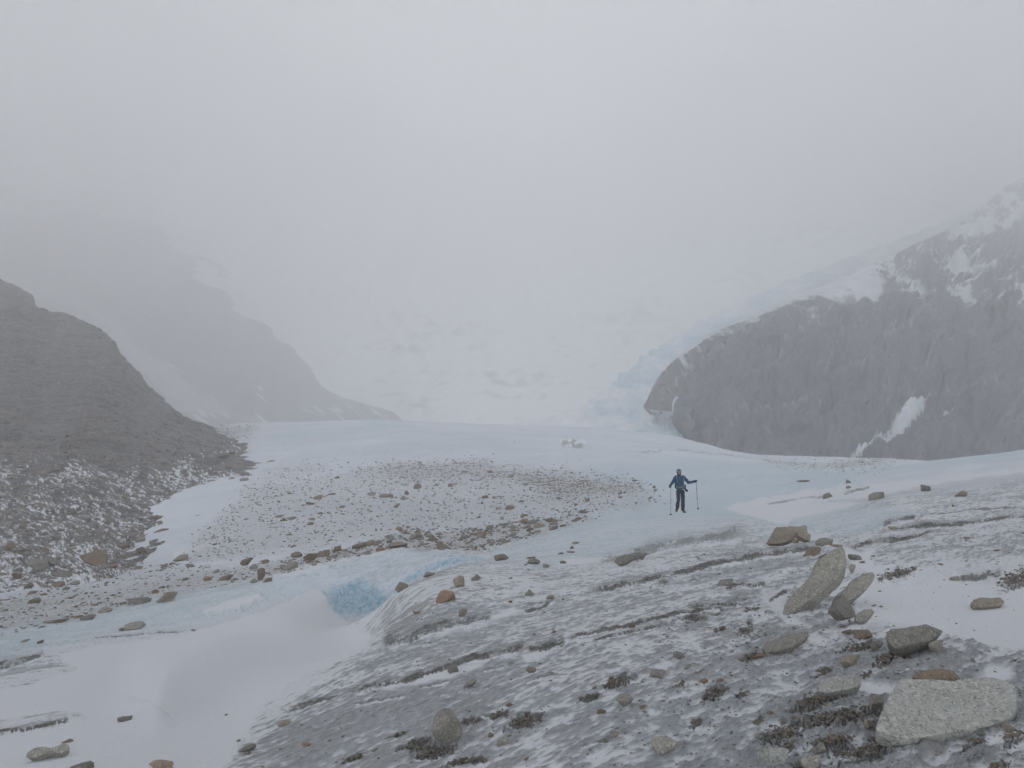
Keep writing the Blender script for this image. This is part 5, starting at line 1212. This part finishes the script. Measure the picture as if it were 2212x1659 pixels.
# ------------------------------------------------------------------ the walker
K_ = 0.001613
ft = on_ground(1477, 1108)
PD = ft.y
K_ = K_ * PD / 33.6
def J(zx, zy, y=0.0): return Vector(((zx - 790) * K_, y, (1395 - zy) * K_))
def plain(name, c, rough=.7, spec=.3, nz=0.0, sc=30):
    m, nt, b = new_mat(name); b.inputs['Base Color'].default_value = (*c, 1); b.inputs['Roughness'].default_value = rough; b.inputs['Specular IOR Level'].default_value = spec
    if nz:
        tc = nt.nodes.new('ShaderNodeTexCoord'); n_ = nt.nodes.new('ShaderNodeTexNoise'); n_.inputs['Scale'].default_value = sc; n_.inputs['Detail'].default_value = 4
        nt.links.new(tc.outputs['Object'], n_.inputs['Vector'])
        r = nt.nodes.new('ShaderNodeMapRange'); r.inputs['To Min'].default_value = 1 - nz; r.inputs['To Max'].default_value = 1 + nz; nt.links.new(n_.outputs['Fac'], r.inputs['Value'])
        v = nt.nodes.new('ShaderNodeVectorMath'); v.operation = 'SCALE'; v.inputs[0].default_value = c; nt.links.new(r.outputs[0], v.inputs['Scale']); nt.links.new(v.outputs[0], b.inputs['Base Color'])
        bp = nt.nodes.new('ShaderNodeBump'); bp.inputs['Strength'].default_value = .5; bp.inputs['Distance'].default_value = .01; nt.links.new(n_.outputs['Fac'], bp.inputs['Height']); nt.links.new(bp.outputs[0], b.inputs['Normal'])
    return m
m_skin = plain('skin', (.40, .24, .18), .6); m_jacket = plain('blue_jacket_shell', (.003, .055, .12), .55, .4, .35, 9); m_pants = plain('navy_trousers', (.018, .022, .05), .75, .3, .35, 9)
m_helm = plain('teal_helmet_shell', (.012, .085, .12), .4, .5); m_black = plain('black_cloth', (.012, .012, .015), .8); m_glass = plain('dark_lens', (.02, .012, .01), .15, .6)
m_glove = plain('dark_gloves', (.018, .013, .015), .8, .3, .3, 40); m_boot = plain('dark_boots', (.03, .022, .02), .7); m_gaiter = plain('plum_gaiter', (.028, .018, .028), .8, .3, .3, 12)
m_cram = plain('yellow_metal', (.42, .36, .16), .4, .6); m_strap = plain('grey_webbing', (.16, .18, .17), .8); m_band = plain('pale_webbing', (.34, .33, .22), .8); m_pack = plain('dark_backpack', (.02, .035, .05), .8, .3, .3, 20)
m_pole = plain('dark_metal_shaft', (.02, .02, .024), .35, .6); m_pale = plain('pale_trim', (.35, .38, .42), .7)

def chain(keys, step=.3):
    """keys: (point, (rx, ry, rz)) -> list of ellipsoids closely spaced along the chain"""
    out = []
    for (a, ra), (b, rb) in zip(keys[:-1], keys[1:]):
        ra = ra if isinstance(ra, tuple) else (ra,) * 3; rb = rb if isinstance(rb, tuple) else (rb,) * 3
        n_ = max(1, int((b - a).length / (min(min(ra), min(rb)) * step)) )
        for i in range(n_ + 1):
            t = i / n_; out.append((a.lerp(b, t), tuple(ra[k] * (1 - t) + rb[k] * t for k in range(3))))
    return out
def blob(name, ells, mat, parent, voxel=.01, noise=0.0, ns=8, cut=None):
    v0, f0 = ico(2); V_, F_ = [], []; o_ = 0
    for c, r in ells:
        V_.append(v0 * np.array(r, np.float32) + np.array(c[:], np.float32)); F_.append(f0 + o_); o_ += len(v0)
    me = bpy.data.meshes.new('tmp'); me.from_pydata(np.concatenate(V_).tolist(), [], np.concatenate(F_).tolist())
    t_ = bpy.data.objects.new('tmp', me); col.objects.link(t_)
    md = t_.modifiers.new('r', 'REMESH'); md.mode = 'VOXEL'; md.voxel_size = voxel * PD / 33.6; md.use_smooth_shade = True
    sm = t_.modifiers.new('s', 'SMOOTH'); sm.factor = .5; sm.iterations = 3
    dg_ = bpy.context.evaluated_depsgraph_get(); me2 = bpy.data.meshes.new_from_object(t_.evaluated_get(dg_))
    bpy.data.objects.remove(t_); bpy.data.meshes.remove(me)
    me2.name = name
    co = np.empty(len(me2.vertices) * 3, np.float32); me2.vertices.foreach_get('co', co); co = co.reshape(-1, 3)
    if noise:
        no = np.empty(len(me2.vertices) * 3, np.float32); me2.vertex_normals.foreach_get('vector', no); no = no.reshape(-1, 3)
        co += no * (fbm3(co[:, 0] * ns, co[:, 1] * ns, co[:, 2] * ns * 1.8, 3, 7) * noise)[:, None]; me2.vertices.foreach_set('co', co.reshape(-1))
    me2.polygons.foreach_set('use_smooth', np.ones(len(me2.polygons), bool))
    me2.materials.clear(); me2.materials.append(mat); me2.update()
    o = bpy.data.objects.new(name, me2); col.objects.link(o); o.parent = parent
    return o
def tube(bm, a, b, r0, r1=None, seg_=10):
    r1 = r0 if r1 is None else r1
    d = b - a; m4 = Matrix.Translation((a + b) / 2) @ d.to_track_quat('Z', 'Y').to_matrix().to_4x4()
    bmesh.ops.create_cone(bm, cap_ends=True, segments=seg_, radius1=r0, radius2=r1, depth=d.length, matrix=m4)
def bobj(name, bm, mat, parent=None):
    me = bpy.data.meshes.new(name); bmesh.ops.recalc_face_normals(bm, faces=bm.faces); bm.to_mesh(me); bm.free(); me.materials.append(mat)
    me.polygons.foreach_set('use_smooth', np.ones(len(me.polygons), bool)); sharpen(me, 40)
    o = bpy.data.objects.new(name, me); col.objects.link(o); o.parent = parent; return o

person = bpy.data.objects.new('person', None); col.objects.link(person); person.location = (ft.x, ft.y, ft.z - .01)
# J() is measured from zoom pixel (790, 1395): shift so that it lands where the standing foot is
person.location.x = P(1405.4 + 790 / 12.0, 1107, PD).x
tag(person, 'walker in blue jacket and helmet crossing the ice with two trekking poles', 'person')
s_ = PD / 33.6
head = J(742, 345, -.03); neck = J(745, 425); chest = J(765, 540); waist = J(772, 700); hip = J(772, 800)
shL, shR = J(668, 478), J(855, 468); elL, elR = J(592, 600, .02), J(985, 612, -.02); haL, haR = J(508, 715, -.16), J(1160, 572, -.16)
hpL, hpR = J(722, 830), J(832, 830); knL, knR = J(712, 1045, -.12), J(838, 1060, -.02); anL, anR = J(702, 1245, .06), J(838, 1290, 0)
toL, toR = J(668, 1330, -.04), J(862, 1365, -.17)
haL = haL * 1.0
def hand(c, ax, out):
    """a closed hand round a shaft through c with axis ax; out is the direction of the back of the hand"""
    ax = ax.normalized(); out = (out - ax * out.dot(ax)).normalized(); sd = ax.cross(out)
    L_ = [(c + out * .028 * s_, (.026 * s_, .026 * s_, .042 * s_))]
    for k, ln in enumerate((.9, 1.0, .95, .78)):
        h_ = ax * ((.030 - k * .021) * s_); rr = .0105 * s_ * (1 - .06 * k); p0 = c + out * .034 * s_ + sd * .012 * s_ + h_
        p1 = c + sd * .036 * s_ * ln + h_; p2 = c - out * .026 * s_ * ln + sd * .016 * s_ + h_; p3 = c - out * .018 * s_ - sd * .012 * s_ * ln + h_
        L_ += chain([(p0, rr), (p1, rr), (p2, rr * .92), (p3, rr * .85)])
    t0 = c + out * .02 * s_ - sd * .026 * s_ + ax * .012 * s_
    L_ += chain([(t0, .013 * s_), (c - sd * .034 * s_ + ax * .036 * s_, .0115 * s_), (c - sd * .01 * s_ - out * .02 * s_ + ax * .048 * s_, .0105 * s_)])
    return L_
axL = (J(505, 735, -.16) - J(512, 1460, -.13)).normalized(); axR = (J(1165, 560, -.16) - J(1226, 1315, -.12)).normalized()
outL = Vector((-.5, .85, 0)); outR = Vector((.6, .8, 0))
E = []
E += chain([(neck + Vector((0, 0, -.03)), .055 * s_), (head + Vector((0, .02, -.05)), (.052 * s_, .058 * s_, .05 * s_))])
E += [(head, (.076 * s_, .094 * s_, .112 * s_)), (head + Vector((0, -.05, -.045)) * s_, (.05 * s_, .05 * s_, .05 * s_)),
      (head + Vector((0, -.098, -.012)) * s_, (.013 * s_, .018 * s_, .022 * s_)), (head + Vector((0, -.092, -.052)) * s_, (.026 * s_, .012 * s_, .008 * s_)),
      (head + Vector((.076, .0, -.01)) * s_, (.01 * s_, .02 * s_, .03 * s_)), (head + Vector((-.076, .0, -.01)) * s_, (.01 * s_, .02 * s_, .03 * s_))]
E += chain([(neck, .05 * s_), (chest, (.14 * s_, .09 * s_, .12 * s_)), (waist, (.12 * s_, .085 * s_, .1 * s_)), (hip, (.14 * s_, .09 * s_, .09 * s_))])
for sh, el, ha, ax, out in ((shL, elL, haL, axL, outL), (shR, elR, haR, axR, outR)):
    wr = ha + out.normalized() * .05 * s_ + (el - ha).normalized() * .03 * s_
    E += chain([(chest + Vector((0, 0, .1)), .06 * s_), (sh, .05 * s_), (el, .036 * s_), (wr, .026 * s_)]) + hand(ha, ax, out)
for hp, kn, an, to in ((hpL, knL, anL, toL), (hpR, knR, anR, toR)):
    E += chain([(hp, .08 * s_), (kn, .052 * s_), (an, .035 * s_), (to, .03 * s_)])
body = blob('body', E, m_skin, person, voxel=.0075)
def offs(e, d): return [(c, tuple(x + d for x in r)) for c, r in e]
EJ = chain([(J(748, 418), (.075 * s_, .08 * s_, .03 * s_)), (J(758, 460), (.12 * s_, .09 * s_, .05 * s_)), (J(762, 540), (.168 * s_, .12 * s_, .12 * s_)), (J(768, 640), (.168 * s_, .12 * s_, .1 * s_)), (J(770, 720), (.172 * s_, .125 * s_, .07 * s_)), (J(770, 775), (.19 * s_, .13 * s_, .035 * s_))])
for sh, el, ha, out, w0_ in ((shL, elL, haL, outL, .3), (shR, elR, haR, outR, .3)):
    wr = ha + out.normalized() * .05 * s_ + (el - ha).normalized() * .075 * s_
    EJ += chain([(J(762, 500), .08 * s_), (sh, .082 * s_), (el, .066 * s_), (wr, .05 * s_)])
blob('jacket', EJ, m_jacket, person, voxel=.010, noise=.022, ns=11)
ET = []
for hp, kn, an in ((hpL, knL, anL), (hpR, knR, anR)):
    ET += chain([(J(775, 790), (.13 * s_, .11 * s_, .05 * s_)), (hp + Vector((0, 0, -.02)), (.094 * s_, .105 * s_, .08 * s_)), (kn, .078 * s_), (kn.lerp(an, .55), .072 * s_)])
blob('trousers', ET, m_pants, person, voxel=.010, noise=.018, ns=12)
for kn, an, c0 in ((knL, anL, .5), (knR, anR, .18)):
    blob('gaiter', chain([(kn.lerp(an, c0), .080 * s_), (kn.lerp(an, .7), .082 * s_), (an + Vector((0, 0, -.03)), .070 * s_)]), m_gaiter, person, noise=.012, ns=14)
blob('gaiter_band', chain([(J(678, 1172, -.03), .018 * s_), (J(705, 1178, -.08), .016 * s_), (J(738, 1168, -.03), .018 * s_)]), m_band, person, voxel=.008)
blob('knee_logo', chain([(J(815, 1026, -.10), .008 * s_), (J(862, 1030, -.09), .008 * s_)]), m_pale, person, voxel=.005)
for ha, ax, out, el in ((haL, axL, outL, elL), (haR, axR, outR, elR)):
    wr = ha + out.normalized() * .05 * s_
    blob('glove', offs(hand(ha, ax, out), .006 * s_) + chain([(wr, .04 * s_), (wr + (el - ha).normalized() * .11 * s_, .056 * s_)]), m_glove, person, voxel=.006)
for an, to, dr in ((anL, toL, Vector((-.25, -.75, -.6))), (anR, toR, Vector((.25, -.95, -.12)))):
    bt = blob('boot', chain([(an + Vector((0, .01, .06)), .066 * s_), (an + Vector((0, .03, -.03)), (.06 * s_, .075 * s_, .056 * s_)), (to, (.055 * s_, .066 * s_, .046 * s_))]), m_boot, person, voxel=.008)
    bm = bmesh.new(); dn_ = dr.normalized(); sd = dn_.cross(Vector((0, 0, 1))).normalized(); dwn = dn_.cross(sd).normalized()
    if dwn.z > 0: dwn = -dwn
    for f_ in (-.09, -.045, 0, .05, .085):
        for q in (-1, 1):
            a = to + dn_ * f_ * s_ + sd * q * .036 * s_ + dwn * .035 * s_; tube(bm, a, a + dwn * .035 * s_, .008 * s_, .0015 * s_, 6)
    for q in (-1, 1):
        tube(bm, to - dn_ * .1 * s_ + sd * q * .036 * s_ + dwn * .035 * s_, to + dn_ * .09 * s_ + sd * q * .036 * s_ + dwn * .035 * s_, .007 * s_)
        a = to + dn_ * .095 * s_ + sd * q * .02 * s_ + dwn * .03 * s_; tube(bm, a, a + (dn_ + dwn * .6) * .035 * s_, .008 * s_, .002 * s_, 6)
        tube(bm, to + dn_ * .03 * s_ + sd * q * .05 * s_ + dwn * .03 * s_, to + dn_ * .03 * s_ + sd * q * .035 * s_ - dwn * .04 * s_, .008 * s_)
        tube(bm, to - dn_ * .08 * s_ + sd * q * .05 * s_ + dwn * .03 * s_, to - dn_ * .06 * s_ + sd * q * .045 * s_ - dwn * .05 * s_, .008 * s_)
    tube(bm, to + dn_ * .03 * s_ + sd * .05 * s_ - dwn * .035 * s_, to + dn_ * .03 * s_ - sd * .05 * s_ - dwn * .035 * s_, .010 * s_)
    bobj('crampon', bm, m_cram, person)
# head gear: helmet over a dark hood, dark glasses
hd = head
blob('hood', [(hd + Vector((0, .022, -.004)) * s_, (.092 * s_, .092 * s_, .118 * s_))] + chain([(hd + Vector((-.066, -.01, -.05)) * s_, .028 * s_), (hd + Vector((-.04, -.02, -.11)) * s_, .034 * s_), (hd + Vector((.04, -.02, -.11)) * s_, .034 * s_), (hd + Vector((.075, -.01, -.04)) * s_, .028 * s_)]), m_black, person, voxel=.008)
v_, f_ = ico(4); keep = v_.copy(); c = np.array((hd + Vector((0, .0, .035)) * s_)[:]); vv = keep * np.array((.106, .128, .10)) * s_
vv[:, 2] = np.maximum(vv[:, 2], -.012 * s_ + .02 * s_ * (keep[:, 1] < 0) * (-keep[:, 1])); o = bpy.data.objects.new('helmet', tri_mesh('helmet', vv + c, f_, m_helm)); col.objects.link(o); o.parent = person
bm = bmesh.new()
for q in range(12):
    a0 = math.pi * (1.12 + q * .76 / 12); a1 = math.pi * (1.12 + (q + 1) * .76 / 12); cc = hd + Vector((0, 0, .045)) * s_
    tube(bm, cc + Vector((math.cos(a0) * .108, math.sin(a0) * .13, 0)) * s_, cc + Vector((math.cos(a1) * .108, math.sin(a1) * .13, 0)) * s_, .012 * s_)
hb = bobj('visor_rim', bm, m_pale, o)
gl = blob('sunglasses', chain([(hd + Vector((-.066, -.066, .008)) * s_, (.016 * s_, .014 * s_, .018 * s_)), (hd + Vector((-.03, -.098, .006)) * s_, (.026 * s_, .012 * s_, .022 * s_)), (hd + Vector((0, -.108, .008)) * s_, (.01 * s_, .01 * s_, .012 * s_)), (hd + Vector((.03, -.098, .006)) * s_, (.026 * s_, .012 * s_, .022 * s_)), (hd + Vector((.066, -.066, .008)) * s_, (.016 * s_, .014 * s_, .018 * s_))]), m_glass, person, voxel=.006)
# pack, straps, hip belt and pouch
bp_ = blob('backpack', chain([(J(762, 460, .19), (.13 * s_, .09 * s_, .05 * s_)), (J(765, 560, .21), (.17 * s_, .12 * s_, .12 * s_)), (J(775, 740, .20), (.20 * s_, .12 * s_, .10 * s_))]), m_pack, person, voxel=.014, noise=.02, ns=7)
for xs in ((690, 672, 690), (850, 862, 852)):
    blob('shoulder_strap', chain([(J(xs[0], 445, -.03), (.022 * s_, .02 * s_, .02 * s_)), (J(xs[1], 490, -.10), (.022 * s_, .014 * s_, .02 * s_)), (J(xs[2], 560, -.115), (.02 * s_, .012 * s_, .02 * s_)), (J(xs[1], 640, -.09), (.014 * s_, .01 * s_, .02 * s_))]), m_strap, person, voxel=.008)
hbt = blob('hip_belt', chain([(J(668, 728, -.05), (.014 * s_, .012 * s_, .014 * s_)), (J(720, 727, -.125), (.012 * s_,) * 3), (J(780, 727, -.138), (.012 * s_,) * 3), (J(850, 724, -.115), (.012 * s_,) * 3), (J(878, 722, -.05), (.014 * s_,) * 3)]), m_band, person, voxel=.007)
blob('belt_webbing', chain([(J(815, 735, -.14), .011 * s_), (J(822, 800, -.13), .009 * s_)]), m_band, person, voxel=.006)
blob('pouch', chain([(J(915, 800, -.03), (.05 * s_, .05 * s_, .05 * s_)), (J(942, 822, -.04), (.05 * s_, .045 * s_, .045 * s_))]), m_black, person, voxel=.01, noise=.01)
blob('bottle_pocket', chain([(J(905, 690, .02), (.034 * s_, .05 * s_, .05 * s_)), (J(900, 760, .02), (.036 * s_, .055 * s_, .05 * s_))]), m_pack, person, voxel=.01)

def pole(top, tip, lab):
    r = bpy.data.objects.new('trekking_pole', None); col.objects.link(r); r.location = person.location + tip
    tag(r, lab, 'trekking pole', 'trekking poles held by the walker')
    a = top - tip; ax = a.normalized()
    bm = bmesh.new(); L = a.length
    tube(bm, Vector((0, 0, 0)) + ax * .03, ax * (L * .38), .0068 * s_, .0078 * s_, 12); tube(bm, ax * (L * .38), ax * (L * .68), .0085 * s_, None, 12); tube(bm, ax * (L * .68), ax * (L - .14), .0095 * s_, None, 12)
    bobj('shaft', bm, m_pole, r)
    for f_ in (.38, .68):
        bm = bmesh.new(); tube(bm, ax * (L * f_ - .02), ax * (L * f_ + .02), .016 * s_, None, 12); bobj('lock_clamp', bm, m_pole, r)
    bm = bmesh.new(); tube(bm, Vector((0, 0, 0)), ax * .035, .002, .005 * s_, 8); bobj('tip', bm, m_pole, r)
    bm = bmesh.new(); c_ = ax * .075
    tube(bm, c_, c_ + ax * .008, .045 * s_, .04 * s_, 20); tube(bm, c_ - ax * .02, c_ + ax * .03, .012 * s_, None, 10); bobj('basket', bm, m_pole, r)
    bm = bmesh.new(); tube(bm, ax * (L - .15), ax * (L - .01), .014 * s_, .017 * s_, 14); bmesh.ops.create_icosphere(bm, subdivisions=2, radius=.021 * s_, matrix=Matrix.Translation(ax * (L - .005))); bobj('grip', bm, m_black, r)
for ha, ax, tpx, lab in ((haL, axL, (1448.1, 1112.6), 'trekking pole in the hand at the left of the picture, planted lower down the ice'), (haR, axR, (1507.6, 1100.5), 'trekking pole in the raised hand at the right, leaning outward')):
    g = on_ground(*tpx)
    tip = Vector(g) - person.location - Vector((0, 0, .012))
    tip2 = tip; axn = (ha - tip2).normalized()
    pole(ha + axn * .075 * s_, tip2, lab)
